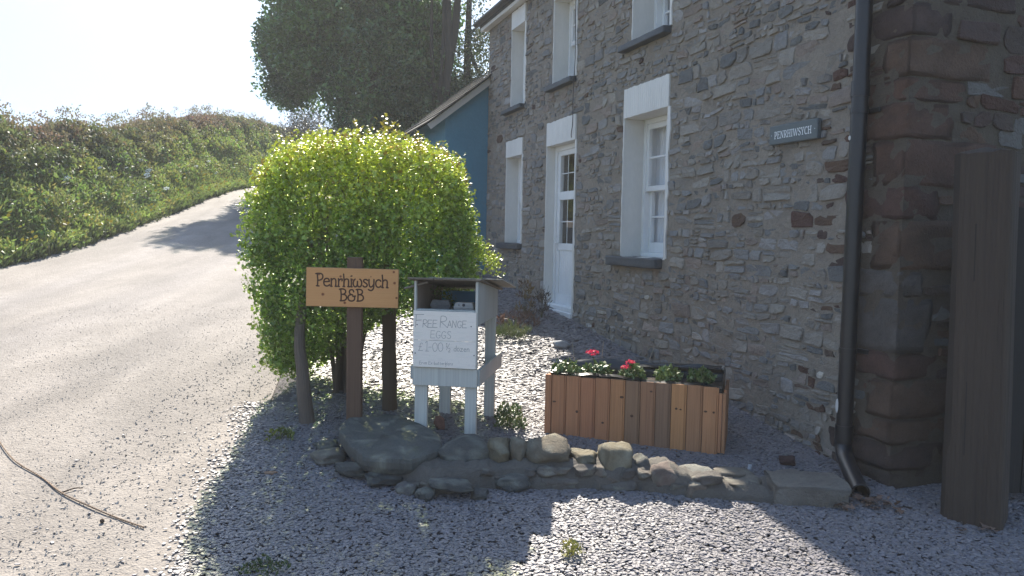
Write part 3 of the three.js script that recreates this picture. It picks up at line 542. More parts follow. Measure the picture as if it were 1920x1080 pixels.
// ---------------------------------------------------------------- carved pine board on its post
const strokes = {};                                          // single-stroke uncial letters on a unit body, x-height 1, drawn with a broad pen
function pen(c, list, x, y, k) { for (const s of list) { c.beginPath(); s.forEach((p, i) => { const a = p.map((v, j) => j % 2 ? y - v * k : x + v * k); if (i === 0) c.moveTo(a[0], a[1]); else if (a.length === 2) c.lineTo(a[0], a[1]); else if (a.length === 4) c.quadraticCurveTo(...a); else c.bezierCurveTo(...a); }); c.stroke(); } }
const ser = (x, y, w = 0.16) => [[x - w, y + 0.03], [x + w, y]];
Object.assign(strokes, {
  P: { w: 0.95, s: [[[0.16, 1.62], [0.24, 0.8], [0.22, 0]], [[-0.02, 1.58], [0.3, 1.66, 0.62, 1.6], [0.92, 1.5, 0.86, 1.12], [0.78, 0.76, 0.26, 0.72]], ser(0.24, 0)] },
  e: { w: 0.82, s: [[[0.06, 0.55], [0.74, 0.62], [0.72, 1.02, 0.4, 1], [0.04, 0.96, 0.05, 0.46], [0.08, 0, 0.46, 0.02], [0.66, 0.04, 0.76, 0.2]]] },
  n: { w: 0.92, s: [[[0.14, 1], [0.18, 0.5], [0.16, 0]], [[0.17, 0.72], [0.36, 1.06, 0.58, 0.98], [0.78, 0.9, 0.74, 0.45], [0.74, 0]], ser(0.16, 0, 0.1), ser(0.76, 0, 0.1)] },
  r: { w: 0.68, s: [[[0.14, 1], [0.18, 0.5], [0.16, 0]], [[0.17, 0.66], [0.34, 1.04, 0.6, 0.96], [0.64, 0.84, 0.58, 0.74]], ser(0.16, 0, 0.1)] },
  h: { w: 0.92, s: [[[0.1, 1.6], [0.18, 0.8], [0.16, 0]], [[0.17, 0.72], [0.36, 1.06, 0.58, 0.98], [0.8, 0.9, 0.74, 0.45], [0.74, 0]], ser(0.16, 0, 0.1), ser(0.76, 0, 0.1)] },
  i: { w: 0.34, s: [[[0.14, 1], [0.18, 0.5], [0.17, 0]], ser(0.17, 0, 0.1), [[0.12, 1.36], [0.22, 1.4]]] },
  w: { w: 1.26, s: [[[0.3, 1], [0.02, 0.72, 0.08, 0.34], [0.16, -0.04, 0.4, 0.02], [0.6, 0.08, 0.6, 0.5], [0.6, 0.72]], [[0.6, 0.5], [0.6, 0.04, 0.84, 0.02], [1.12, 0.02, 1.14, 0.5], [1.14, 0.86, 0.9, 1]]] },
  s: { w: 0.68, s: [[[0.6, 0.88], [0.44, 1.04, 0.24, 0.97], [0.02, 0.86, 0.2, 0.64], [0.44, 0.5, 0.54, 0.4], [0.66, 0.2, 0.44, 0.05], [0.2, -0.04, 0.06, 0.16]]] },
  y: { w: 0.92, s: [[[0.12, 1], [0.08, 0.3, 0.26, 0.06], [0.5, -0.06, 0.72, 0.4]], [[0.74, 1], [0.74, 0.2], [0.72, -0.34, 0.42, -0.42], [0.2, -0.42, 0.08, -0.3]]] },
  c: { w: 0.76, s: [[[0.68, 0.82], [0.56, 1.02, 0.36, 0.98], [0.04, 0.9, 0.06, 0.46], [0.1, 0, 0.44, 0.02], [0.62, 0.04, 0.7, 0.2]]] },
  B: { w: 1.02, s: [[[0.14, 1.52], [0.22, 0.8], [0.2, 0]], [[-0.02, 1.48], [0.3, 1.58, 0.56, 1.5], [0.84, 1.38, 0.74, 1.06], [0.6, 0.84, 0.26, 0.84]], [[0.3, 0.84], [0.86, 0.88, 0.9, 0.46], [0.9, -0.02, 0.1, 0.02]]] },
  '&': { w: 1.1, s: [[[0.76, 1.2], [0.7, 1.52, 0.42, 1.46], [0.14, 1.36, 0.24, 1.06], [0.32, 0.84, 0.62, 0.8]], [[0.5, 0.82], [0.06, 0.8, 0.06, 0.42], [0.1, 0, 0.5, 0], [0.92, 0.02, 0.9, 0.46], [0.88, 0.56, 0.8, 0.62]], [[0.66, 0.62], [1, 0.66]]] },
});
function word(c, t, cx, y, k) { let W = 0; for (const ch of t) W += strokes[ch].w; let x = cx - W * k / 2; for (const ch of t) { pen(c, strokes[ch].s, x, y, k); x += strokes[ch].w * k; } }
{
  const d = 5.8, x = -1.148, t = thing('bed_and_breakfast_sign', V(x, gh(x, d), d), 3 * RAD, 'pine board sign carved with dark letters on a brown post before the green bush', 'sign');
  const yb = 1.19 - gh(x, d), w = 0.665, h = 0.283;
  part('post', bx(-0.055, 0.055, -0.3, 1.338, -0.1, -0.014, 0.006), woodMat(0.14, 0.082, 0.05, 4), t);
  const R = rng(8), map = canvasTex(1365, 580, (c, W, H) => {
    c.fillStyle = '#c8935c'; c.fillRect(0, 0, W, H);
    for (let i = 0; i < 900; i++) { const y = R() * H, a = R(); c.strokeStyle = a < 0.5 ? `rgba(150,92,52,${0.05 + 0.09 * R()})` : `rgba(222,172,126,${0.05 + 0.09 * R()})`; c.lineWidth = 0.6 + 2 * R(); c.beginPath(); const x0 = R() * W - 200; c.moveTo(x0, y); c.bezierCurveTo(x0 + 200, y + 10 * (R() - 0.5), x0 + 400, y + 14 * (R() - 0.5), x0 + 500 + 300 * R(), y + 6 * (R() - 0.5)); c.stroke(); }
    for (const [kx, ky, kr] of [[0.135, 0.17, 14], [0.37, 0.21, 16], [0.5, 0.29, 15], [0.18, 0.69, 20], [0.42, 0.9, 18], [0.95, 0.06, 16], [0.96, 0.35, 18], [0.985, 0.74, 15], [0.7, 0.2, 8]]) { const g = c.createRadialGradient(kx * W, ky * H, 1, kx * W, ky * H, kr * 1.5); g.addColorStop(0, 'rgba(88,46,24,0.9)'); g.addColorStop(0.5, 'rgba(112,62,34,0.75)'); g.addColorStop(1, 'rgba(150,90,50,0)'); c.fillStyle = g; c.beginPath(); c.ellipse(kx * W, ky * H, kr * 1.9, kr * 1.3, 0, 0, 7); c.fill(); }
    c.strokeStyle = '#4a2c17'; c.lineWidth = 22; c.lineCap = 'round'; c.lineJoin = 'round';
    word(c, 'Penrhiwsych', W / 2 - 2, 0.475 * H, 118); word(c, 'B&B', W / 2 - 4, 0.85 * H, 118);
  });
  const bd = new THREE.Group(); bd.name = 'sign_board'; bd.position.set(-0.01, yb, 0); bd.rotation.z = -0.6 * RAD; t.add(bd);
  part('board', bx(-w / 2, w / 2, -h / 2, h / 2, -0.012, 0.012, 0.003), woodMat(0.46, 0.255, 0.115, 3), bd);
  const g = new THREE.PlaneGeometry(w - 0.006, h - 0.006); g.translate(0, 0, 0.0135); part('lettering', g, std({ map, roughness: 0.75, bumpMap: map, bumpScale: 0.004 }), bd);
}

// ---------------------------------------------------------------- egg stall: a painted box on four legs
const HUT = { x: -0.467, d: 5.66, turn: -9 * RAD };
{
  const t = thing('egg_stall', V(HUT.x, gh(HUT.x, HUT.d), HUT.d), HUT.turn, 'pale painted wooden egg stall on four legs with handwritten white front board', 'stall');
  const W = 0.463, D = 0.8, hw = W / 2, y0 = gh(HUT.x, HUT.d), Y = v => v - y0;
  const paint = woodMat(0.56, 0.57, 0.52, 3, 0.0015), grey = woodMat(0.47, 0.5, 0.475, 3, 0.0015), inside = woodMat(0.3, 0.23, 0.18, 3);
  const legX = [[-hw + 0.004, -hw + 0.098], [hw - 0.088, hw - 0.004]];
  for (const [a, b] of legX) { part('leg', bx(a, b, -0.2, Y(0.6), -0.052, -0.016), paint, t); }
  part('leg', bx(-hw + 0.004, -hw + 0.098, -0.1, Y(0.62), -D + 0.02, -D + 0.06), paint, t);
  part('leg', bx(hw - 0.088, hw - 0.004, -0.1, Y(1.0), -D + 0.02, -D + 0.06), grey, t);
  part('apron', bx(-hw - 0.008, hw + 0.004, Y(0.505), Y(0.638), -0.014, 0.008), paint, t);
  part('side_rail', bx(hw - 0.002, hw + 0.018, Y(0.51), Y(0.632), -D - 0.14, -0.016), grey, t);
  part('side_rail', bx(-hw - 0.03, -hw + 0.002, Y(0.55), Y(0.64), -D - 0.02, -0.016), grey, t);
  part('shelf', bx(-hw + 0.02, hw - 0.02, Y(1.015), Y(1.03), -D + 0.1, -0.02), grey, t);
  const side = (x, m) => { const g = new THREE.Shape([[0.012, 0.95], [0.012, 1.262], [-D + 0.02, 1.16], [-D + 0.02, 0.95]].map(([a, b]) => new THREE.Vector2(a, Y(b)))); const e = new THREE.ExtrudeGeometry(g, { depth: 0.016, bevelEnabled: false }); e.rotateY(-Math.PI / 2); e.translate(x + 0.008, 0, 0); const q = boxUV(plain(e)); const p = q.attributes.position; void p; return part('side_panel', q, m, t); };
  side(hw - 0.004, grey); side(-hw + 0.008, inside);
  part('front_post', bx(-hw + 0.002, -hw + 0.018, Y(0.64), Y(1.256), -0.02, 0.0135), paint, t);
  part('front_post', bx(hw - 0.016, hw + 0.003, Y(0.64), Y(1.256), -0.02, 0.0135), paint, t);
  part('back_panel', bx(-hw + 0.02, hw - 0.02, Y(0.95), Y(1.14), -D + 0.075, -D + 0.085), new THREE.MeshPhysicalMaterial({ color: lin(0.16, 0.4, 0.6), roughness: 0.9, transmission: 0.4, thickness: 0 }), t);
  const R = rng(6), roof = [];
  for (const [xa, xb] of [[-hw - 0.04, -0.08], [-0.076, hw + 0.03]]) { const b = bar([(xa + xb) / 2, Y(1.276), 0.05], [(xa + xb) / 2, Y(1.155), -D - 0.06], xb - xa, 0.014); roof.push(b); }
  part('roof', join(roof), woodMat(0.16, 0.135, 0.1, 3, 0.004), t);
  part('roof_felt', bar([0.09, Y(1.268), -0.22], [0.09, Y(1.142) + 0.027, -D - 0.09], W + 0.09, 0.006), woodMat(0.3, 0.29, 0.25, 3, 0.004), t);
  part('prop', bar([-hw - 0.07, Y(1.20), 0.03], [-hw + 0.09, Y(1.245), -0.03], 0.014, 0.014), woodMat(0.2, 0.17, 0.13, 3), t);
  // two board front with pencilled lettering
  const S = {                                                // single-stroke capitals and small letters
    F: [[[0, 0], [0.06, 1]], [[-0.1, 1.02], [0.7, 1.06]], [[0.05, 0.55], [0.5, 0.6]]], R: [[[0, 0], [0.08, 1], [0.6, 1.1, 0.6, 0.72], [0.5, 0.5, 0.08, 0.5], [0.66, 0]]], E: [[[0.58, 1], [0.04, 1], [0, 0], [0.6, 0.02]], [[0.04, 0.52], [0.48, 0.55]]],
    A: [[[0, 0], [0.32, 1], [0.6, 0]], [[0.12, 0.36], [0.5, 0.38]]], N: [[[0, 0], [0.04, 1], [0.5, 0], [0.56, 1]]], G: [[[0.58, 0.86], [0.4, 1.08, 0.18, 0.92], [-0.1, 0.5, 0.1, 0.12], [0.36, -0.12, 0.56, 0.2], [0.56, 0.42], [0.34, 0.42]]], S: [[[0.54, 0.9], [0.3, 1.1, 0.12, 0.86], [0.04, 0.62, 0.34, 0.5], [0.62, 0.34, 0.48, 0.1], [0.24, -0.08, 0, 0.12]]],
    L: [[[0.56, 0.86], [0.3, 1.12, 0.22, 0.7], [0.24, 0.2, 0.02, 0.02], [0.56, 0.04]], [[0.06, 0.48], [0.42, 0.5]]], 1: [[[0.05, 0.8], [0.24, 1], [0.22, 0]], [[0.05, 0], [0.42, 0]]], '-': [[[0.05, 0.45], [0.4, 0.47]]], 0: [[[0.28, 1], [-0.06, 0.9, 0.02, 0.4], [0.1, -0.1, 0.36, 0.02], [0.62, 0.2, 0.54, 0.66], [0.46, 1.02, 0.28, 1]]],
    '/': [[[0, 0], [0.5, 1]]], 2: [[[0.02, 0.8], [0.26, 1.2, 0.46, 0.8], [0.4, 0.4, 0, 0], [0.5, 0.02]]],
    d: [[[0.44, 0.4], [0.2, 0.66, 0.04, 0.3], [0.06, -0.1, 0.42, 0.1]], [[0.46, 1], [0.44, 0]]], o: [[[0.24, 0.56], [-0.04, 0.46, 0.06, 0.14], [0.22, -0.1, 0.42, 0.14], [0.48, 0.5, 0.24, 0.56]]], z: [[[0.04, 0.54], [0.42, 0.54], [0.02, 0.02], [0.44, 0.02]]], e: [[[0.06, 0.3], [0.42, 0.34], [0.38, 0.62, 0.18, 0.54], [-0.02, 0.3, 0.14, 0.06], [0.3, -0.04, 0.44, 0.12]]], n: [[[0.04, 0.56], [0.04, 0]], [[0.05, 0.4], [0.3, 0.7, 0.4, 0.4], [0.4, 0]]],
    r: [[[0.04, 0.56], [0.04, 0]], [[0.05, 0.36], [0.2, 0.62, 0.36, 0.5]]], m: [[[0.03, 0.56], [0.03, 0]], [[0.04, 0.4], [0.2, 0.7, 0.26, 0.4], [0.26, 0]], [[0.27, 0.4], [0.42, 0.7, 0.48, 0.4], [0.48, 0]]], x: [[[0.03, 0.55], [0.4, 0]], [[0.4, 0.55], [0.03, 0]]], a: [[[0.42, 0.46], [0.18, 0.66, 0.05, 0.28], [0.1, -0.1, 0.4, 0.14]], [[0.42, 0.56], [0.44, 0]]], b: [[[0.04, 1], [0.05, 0]], [[0.05, 0.36], [0.3, 0.72, 0.44, 0.3], [0.36, -0.08, 0.05, 0.06]]], t: [[[0.2, 0.9], [0.2, 0.08], [0.24, -0.04, 0.36, 0.04]], [[0.03, 0.56], [0.36, 0.58]]], y: [[[0.04, 0.56], [0.1, 0.02, 0.38, 0.24]], [[0.4, 0.56], [0.34, -0.2], [0.2, -0.44, 0.03, -0.3]]], H: [[[0, 0], [0.03, 1]], [[0.5, 0], [0.52, 1]], [[0.02, 0.5], [0.5, 0.52]]], s: [[[0.38, 0.5], [0.16, 0.64, 0.1, 0.4], [0.3, 0.28, 0.36, 0.14], [0.2, -0.06, 0.02, 0.08]]],
  };
  const map = canvasTex(1024, 896, (c, w, h) => {
    c.fillStyle = '#e6ded2'; c.fillRect(0, 0, w, h); for (let i = 0; i < 260; i++) { c.fillStyle = `rgba(${150 + 40 * R()},${146 + 40 * R()},${138 + 36 * R()},${0.03 + 0.05 * R()})`; c.beginPath(); c.ellipse(R() * w, R() * h, 10 + 90 * R(), 3 + 14 * R(), 0, 0, 7); c.fill(); }
    c.lineCap = c.lineJoin = 'round';
    const write = (t, x, y, k, gap, wd, first = 1) => { c.lineWidth = wd; let i = 0; for (const ch of t) { const q = i === 0 ? k * first : k; if (ch !== ' ') { pen(c, S[ch] || [], x, y + (R() - 0.5) * 6, q); x += ((/[a-z2]/.test(ch) ? 0.5 : ch === '-' ? 0.5 : ch === '1' ? 0.45 : 0.62) * q + gap); } else x += 0.5 * q; i++; } };
    c.strokeStyle = 'rgba(84,80,78,0.66)';
    write('F', 40, 262, 190, 10, 8); write('REE', 160, 262, 118, 8, 7.5); write('R', 440, 252, 176, 10, 8); write('ANGE', 560, 250, 110, 12, 7.5);
    write('EGGS', 290, 428, 116, 16, 6);
    write('L', 90, 640, 130, 14, 6); write('1', 195, 640, 160, 8, 6); write('-00', 250, 636, 136, 6, 6);
    c.lineWidth = 6; pen(c, S[1], 540, 560, 60); pen(c, S['/'], 548, 606, 100); pen(c, S[2], 580, 640, 62); write('dozen', 665, 622, 90, 8, 6.5);
    c.strokeStyle = 'rgba(80,78,84,0.65)'; write('Erom', 110, 850, 52, 4, 4); write('Ex-battery', 260, 850, 52, 3, 4); write('Hens', 535, 850, 54, 4, 4);
  });
  const ya = Y(0.642), yb = Y(1.045), ym = Y(0.835);
  for (const [a, b] of [[ya, ym - 0.001], [ym + 0.001, yb]]) { const g = bx(-hw + 0.001, hw - 0.004, a, b, 0.014, 0.027, 0.002); faceUV(g, -hw, hw - 0.003, ya, yb); part('front_board', g, std({ map, roughness: 0.6 }), t); }
  part('shelf_edge', bx(-hw + 0.02, hw - 0.02, Y(1.046), Y(1.056), -0.05, 0.018), grey, t);
  const scr = []; for (const [x, y] of [[-hw + 0.03, 0.945], [hw - 0.04, 0.945], [-hw + 0.018, 0.74], [hw - 0.016, 0.74]]) { const g = new THREE.CylinderGeometry(0.0042, 0.0042, 0.004, 10); g.rotateX(Math.PI / 2); g.translate(x, Y(y), 0.0285); scr.push(g); }
  for (const g of scr) part('screw', g, std({ color: lin(0.06, 0.05, 0.045), roughness: 0.5, metalness: 0.6 }), t);
}
// two egg boxes on the stall's shelf: world place from the stall's own axes
function inHut(x, y, z) { const c = Math.cos(HUT.turn), s = Math.sin(HUT.turn); return new THREE.Vector3(HUT.x + x * c + z * s, y, -HUT.d - x * s + z * c); }
{
  const carton = (pos, turn, col, label, print) => {
    const t = thing('egg_box', pos, HUT.turn + turn, label, 'egg box', null), w = 0.15, d = 0.1;
    const tp = (w0, d0, w1, d1, ya, yb) => { const m = new MB(), P = [[-w0, ya, d0], [w0, ya, d0], [w0, ya, -d0], [-w0, ya, -d0], [-w1, yb, d1], [w1, yb, d1], [w1, yb, -d1], [-w1, yb, -d1]].map(p => m.v(p[0], p[1], p[2], p[0], p[1] + p[2])); m.q(P[0], P[1], P[5], P[4]); m.q(P[1], P[2], P[6], P[5]); m.q(P[2], P[3], P[7], P[6]); m.q(P[3], P[0], P[4], P[7]); m.q(P[4], P[5], P[6], P[7]); m.q(P[3], P[2], P[1], P[0]); return m.geo(true); };
    const cm = std({ color: lin(...col), roughness: 0.95, map: rep(stoneMap, 6), bumpMap: rep(stoneBump, 8), bumpScale: 0.001 });
    part('tray', tp(w / 2 - 0.012, d / 2 - 0.012, w / 2, d / 2, 0, 0.03), cm, t); part('lid', tp(w / 2, d / 2, w / 2 - 0.014, d / 2 - 0.016, 0.0315, 0.068), cm, t);
    if (print) { const g = new THREE.CylinderGeometry(0.011, 0.011, 0.002, 16); g.rotateX(Math.PI / 2 - 0.4); g.translate(0.0, 0.05, d / 2 - 0.006); part('round_print', g, std({ color: lin(0.06, 0.06, 0.07), roughness: 0.9 }), t); const g2 = new THREE.CylinderGeometry(0.005, 0.005, 0.002, 10); g2.rotateX(Math.PI / 2 - 0.4); g2.translate(-0.035, 0.05, d / 2 - 0.006); part('round_print', g2, std({ color: lin(0.1, 0.1, 0.11), roughness: 0.9 }), t); }
  };
  carton(inHut(0.105, 1.031, -0.16), -0.05, [0.52, 0.5, 0.47], 'pale grey egg box with dark round print on the stall shelf', true);
  carton(inHut(-0.11, 1.031, -0.3), 0.1, [0.26, 0.27, 0.28], 'darker grey egg box at the back left of the stall shelf', false);
}

// ---------------------------------------------------------------- foliage tools
function leafBlade(m, o, dir, nor, L, W, c, lobes) {         // one folded leaf
  const s = new THREE.Vector3().crossVectors(dir, nor).normalize(), f = nor.clone().multiplyScalar(W * 0.28), P = (a, b, h) => m.v(o.x + dir.x * a * L + s.x * b * W + f.x * h, o.y + dir.y * a * L + s.y * b * W + f.y * h, o.z + dir.z * a * L + s.z * b * W + f.z * h, a, b, c);
  if (lobes) { const b = P(0, 0, 0), t = P(1, 0, -0.4), l1 = P(0.35, 0.55, 0.6), r1 = P(0.35, -0.55, 0.6), n1 = P(0.5, 0.2, 0.3), n2 = P(0.5, -0.2, 0.3), l2 = P(0.74, 0.42, 0.3), r2 = P(0.74, -0.42, 0.3); m.t(b, n1, l1); m.t(b, n2, n1); m.t(b, r1, n2); m.t(n1, n2, t); m.t(n1, t, l2); m.t(n2, r2, t); }
  else { const b = P(0, 0, 0), t = P(1, 0, -0.5), l = P(0.45, 0.5, 0.7), r = P(0.45, -0.5, 0.7); m.t(b, t, l); m.t(b, r, t); }
}
const rv = R => { const z = R() * 2 - 1, a = R() * 6.283, q = Math.sqrt(1 - z * z); return new THREE.Vector3(q * Math.cos(a), q * Math.sin(a), z); };
function cluster(R, n, rad, L, W, o = {}) {                  // a loose handful of leaves round the origin, on short twigs
  const m = new MB();
  for (let i = 0; i < n; i++) {
    const p = rv(R).multiplyScalar(rad * Math.cbrt(R())), d = rv(R); if (o.up) d.y = Math.abs(d.y) + o.up; d.normalize();
    const nn = rv(R); nn.y += o.flat ?? 0.6; nn.sub(d.clone().multiplyScalar(nn.dot(d))).normalize();
    const k = 0.7 + 0.6 * R(), c = o.vary ? (() => { const v = 1 + (R() - 0.5) * o.vary; return [v, v, v]; })() : null; leafBlade(m, p, d, nn, L * k, W * k, c, o.lobes);
  }
  return m.geo(true);
}
function sprig(R, len, n, L, W) {                            // an upright shoot with leaves up its stem
  const m = new MB();
  for (let i = 0; i < n; i++) { const t = i / n, a = i * 2.4 + R(), d = new THREE.Vector3(Math.cos(a), 0.5 + 0.5 * t, Math.sin(a)).normalize(), nn = new THREE.Vector3(-Math.cos(a) * 0.5, 1, -Math.sin(a) * 0.5); nn.sub(d.clone().multiplyScalar(nn.dot(d))).normalize(); const k = 1.1 - 0.6 * t; leafBlade(m, new THREE.Vector3(0.02 * Math.sin(i), len * t, 0.02 * Math.cos(i * 1.7)), d, nn, L * k, W * k, null, true); }
  const s = 0.0025; const a = m.v(-s, 0, 0), b = m.v(s, 0, 0), c = m.v(0, len, 0), e = m.v(0, 0, s * 1.5); m.t(a, b, c); m.t(b, e, c); m.t(e, a, c);
  return m.geo(true);
}
const leafMat = (k = 0.42, vc = false, rough = 0.5) => new THREE.MeshPhysicalMaterial({ color: 0xffffff, vertexColors: vc, roughness: rough, transmission: k, thickness: 0, side: THREE.DoubleSide });
function scatter(name, geo, mat, items, parent, kind = 'stuff') {   // items: [x,y,z, scale, colour, rotation?]
  const im = new THREE.InstancedMesh(geo, mat, items.length), q = new THREE.Quaternion(), e = new THREE.Euler(), s = new THREE.Vector3(), mm = new THREE.Matrix4(), p = new THREE.Vector3(), col = new THREE.Color();
  items.forEach((it, i) => { e.set(it[5] ? it[5][0] : 0, it[5] ? it[5][1] : 0, it[5] ? it[5][2] : 0); q.setFromEuler(e); p.set(it[0], it[1], it[2]); if (Array.isArray(it[3])) s.set(...it[3]); else s.setScalar(it[3]); im.setMatrixAt(i, mm.compose(p, q, s)); if (it[4]) im.setColorAt(i, col.setRGB(...it[4])); });
  im.name = name; shadow(im); if (kind) im.userData.kind = kind; (parent || scene).add(im); return im;
}
const mixc = (a, b, t) => a.map((v, i) => lerp(v, b[i], t));
const bark = (r, g, b) => std({ color: lin(r, g, b), roughness: 0.95, map: rep(woodMap, 3, 1), bumpMap: rep(woodBump, 3, 1), bumpScale: 0.02 });

// ---------------------------------------------------------------- the clipped green bush beside the lane
{
  const R = rng(101), cx = -1.36, cd = 7.0, t = thing('garden_bush', V(cx, gh(cx, cd), cd), 0, 'big clipped bright green bush between the lane and the cottage', 'bush'), y0 = gh(cx, cd);
  const geos = [0, 1, 2].map(i => cluster(rng(200 + i), 15, 0.105, 0.034, 0.028, { lobes: true, flat: 0.4, vary: 1.1 })), mat = leafMat(0.64, true, 0.42), smat = leafMat(0.62, false, 0.4);
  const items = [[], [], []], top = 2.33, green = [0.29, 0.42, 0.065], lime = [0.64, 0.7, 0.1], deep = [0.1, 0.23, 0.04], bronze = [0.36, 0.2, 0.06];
  const inside = (x, y, z) => { // superellipsoid with lumps; z towards the viewer
    const ymin = lerp(0.25, 1.0, smooth(-0.9, 0.6, x)) + 0.1 * noise(x * 3, z * 3, 3), yc = 1.3, ry = (y > yc ? top - yc - 0.08 * smooth(0.3, 1.0, Math.abs(x)) : yc - ymin);
    const lump = 1 + 0.2 * fbm(x * 1.7, y * 1.7, z * 1.7 + 4, 3), tap = (x < 0 ? 0.86 - 0.06 * smooth(1.2, 0.5, y) : 1 - 0.1 * smooth(1.4, 0.5, y));
    return (Math.pow(Math.abs(x) / ((x < 0 ? 0.93 : 0.99) * lump * tap), 5.6) + Math.pow(Math.abs(y - yc) / (ry * (0.96 + 0.06 * lump)), 4.6) + Math.pow(Math.abs(z) / (0.85 * lump), 2.8));
  };
  let n = 0, guard = 0;
  while (n < 4200 && guard++ < 120000) {
    const x = (R() * 2 - 1) * 1.2, y = 0.25 + R() * 2.4, z = (R() * 2 - 1) * 1.1, f = inside(x, y, z);
    if (f > 1 && f < 1.35 && y > 0.8 && R() < 0.09) { items[guard % 3].push([x, y - y0, z, 0.4 + 0.35 * R(), mixc(green, y > 1.7 ? lime : green, 0.7 * R()), [R() * 6.3, R() * 6.3, R() * 6.3]]); continue; }
    if (f > 1 || f < 0.5 && R() < 0.93) continue; if (fbm(x * 3.4, y * 3.4, z * 3.4 + 20, 2) < -0.2) continue; n++;
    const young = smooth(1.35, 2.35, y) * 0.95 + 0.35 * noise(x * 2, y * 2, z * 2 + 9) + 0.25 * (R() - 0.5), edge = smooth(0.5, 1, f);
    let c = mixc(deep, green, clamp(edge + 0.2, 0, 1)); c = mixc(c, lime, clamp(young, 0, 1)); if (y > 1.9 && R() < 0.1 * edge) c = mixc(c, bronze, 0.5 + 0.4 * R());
    items[n % 3].push([x, y - y0, z, 0.75 + 0.5 * R(), c, [R() * 6.3, R() * 6.3, R() * 6.3]]);
  }
  // drooping side branch towards the cottage, loose ends by the sign
  for (let i = 0; i < 70; i++) { const q = Math.pow(R(), 0.7), x = 0.72 + 0.52 * q, y = 1.72 - 0.28 * q - 0.12 * q * q; items[i % 3].push([x + 0.05 * (R() - 0.5), y - y0 + 0.09 * (R() - 0.5), 0.25 + 0.15 * R(), 0.5 + 0.3 * R(), mixc(green, lime, 0.4 + 0.5 * R()), [R() * 6, R() * 6, R() * 6]]); }
  for (let i = 0; i < 36; i++) { const q = R(); items[i % 3].push([0.78 + 0.12 * R(), lerp(0.75, 1.15, q) - y0, 0.78 + 0.2 * R(), 0.4 + 0.25 * R(), mixc(deep, green, R()), [R() * 6, R() * 6, R() * 6]]); }
  items.forEach((it, i) => scatter('foliage', geos[i], mat, it, t));
  const sp = []; for (let i = 0; i < 420; i++) {
    const a = R() * 6.283, r = Math.sqrt(R()), x = 0.95 * r * Math.cos(a), z = 0.85 * r * Math.sin(a); let y = 2.6; while (y > 1.2 && inside(x, y, z) > 1) y -= 0.03; if (y < 1.3) continue;
    sp.push([x, y - 0.04 - y0, z, 0.5 + 0.75 * Math.pow(R(), 3), mixc(lime, bronze, R() < 0.4 ? 0.3 + 0.5 * R() : 0.1 * R()), [0.5 * (R() - 0.5), R() * 6, 0.5 * (R() - 0.5) - 0.25 * x]]);
  }
  for (const [x, k] of [[-0.58, 1.15], [-0.02, 1.35], [0.22, 1.7], [0.3, 1.3], [0.5, 1.1], [0.66, 1.0], [0.08, 1.1]]) for (let j = 0; j < 2; j++) sp.push([x + 0.05 * j, 2.34 - 0.18 * smooth(0.3, 0.9, Math.abs(x)) - y0, 0.1 * j, k, mixc(lime, bronze, 0.35 + 0.3 * R()), [0.15 * (R() - 0.5), R() * 6, 0.2 * (R() - 0.5)]]);
  scatter('young_shoots', sprig(rng(31), 0.16, 13, 0.042, 0.034), smat, sp, t);
  // stems: two thick ones stand clear below the leaves, the rest branch inside
  const bk = bark(0.24, 0.195, 0.155), g = (x, d) => gh(x, d) - y0;
  part('stem', tube([[-0.205, g(-1.57, 6.12) - 0.06, 0.88], [-0.25, 0.28, 0.86], [-0.29, 0.6, 0.8], [-0.25, 1.2, 0.5], [-0.1, 1.8, 0.2]], [0.062, 0.05, 0.042, 0.036, 0.02], 12), bk, t);
  part('stem', tube([[0.375, g(-0.98, 6.47) - 0.06, 0.52], [0.37, 0.4, 0.53], [0.355, 0.9, 0.5], [0.3, 1.5, 0.3]], [0.062, 0.058, 0.054, 0.03], 12), bark(0.17, 0.125, 0.08), t);
  for (let i = 0; i < 16; i++) { const a = R() * 6.283, r = 0.1 + 0.17 * R(), bx0 = 0.2 * (R() - 0.5) - 0.1, bz = 0.3 * (R() - 0.5); part('stem', tube([[bx0, -0.05, bz], [bx0 + r * 0.5 * Math.cos(a), 0.5, bz + r * 0.5 * Math.sin(a)], [bx0 + r * 2 * Math.cos(a), 1.2 + 0.3 * R(), bz + r * 1.6 * Math.sin(a)], [bx0 + r * 2.4 * Math.cos(a + 0.3), 1.85, bz + r * 2 * Math.sin(a + 0.3)]], [0.024, 0.018, 0.012, 0.005], 7), bk, t); }
}

// ---------------------------------------------------------------- hedge bank across the lane
const bankH = (d) => 2.55 - 0.4 * smooth(24, 13, d) - 0.66 * Math.exp(-Math.pow((d - 23) / 6.5, 2)) + 0.16 * noise(d * 0.28, 4) + 0.2 * noise(d * 1.1, 9);
function bankP(e, d) {                                       // e: 0 at the road edge .. 1 on the hedge top .. 1.4 behind; returns [x, y]
  const xe = along(roadL, d), y0 = gh(xe, d), H = bankH(d);
  if (e < 0.15) return [xe - 0.35 * e / 0.15, y0 + 0.12 * e / 0.15];
  if (e < 0.55) { const t = (e - 0.15) / 0.4; return [xe - 0.35 - 0.85 * t, y0 + 0.12 + (H * 0.46) * Math.pow(t, 0.85)]; }
  if (e < 1) { const t = (e - 0.55) / 0.45; return [xe - 1.2 - 0.45 * t * t, y0 + 0.12 + H * 0.46 + H * 0.5 * t]; }
  const t = (e - 1) / 0.4; return [xe - 1.65 - 1.5 * t, y0 + 0.12 + H * (0.96 + 0.02 * Math.sin(t * 3)) - 0.4 * t * t];
}
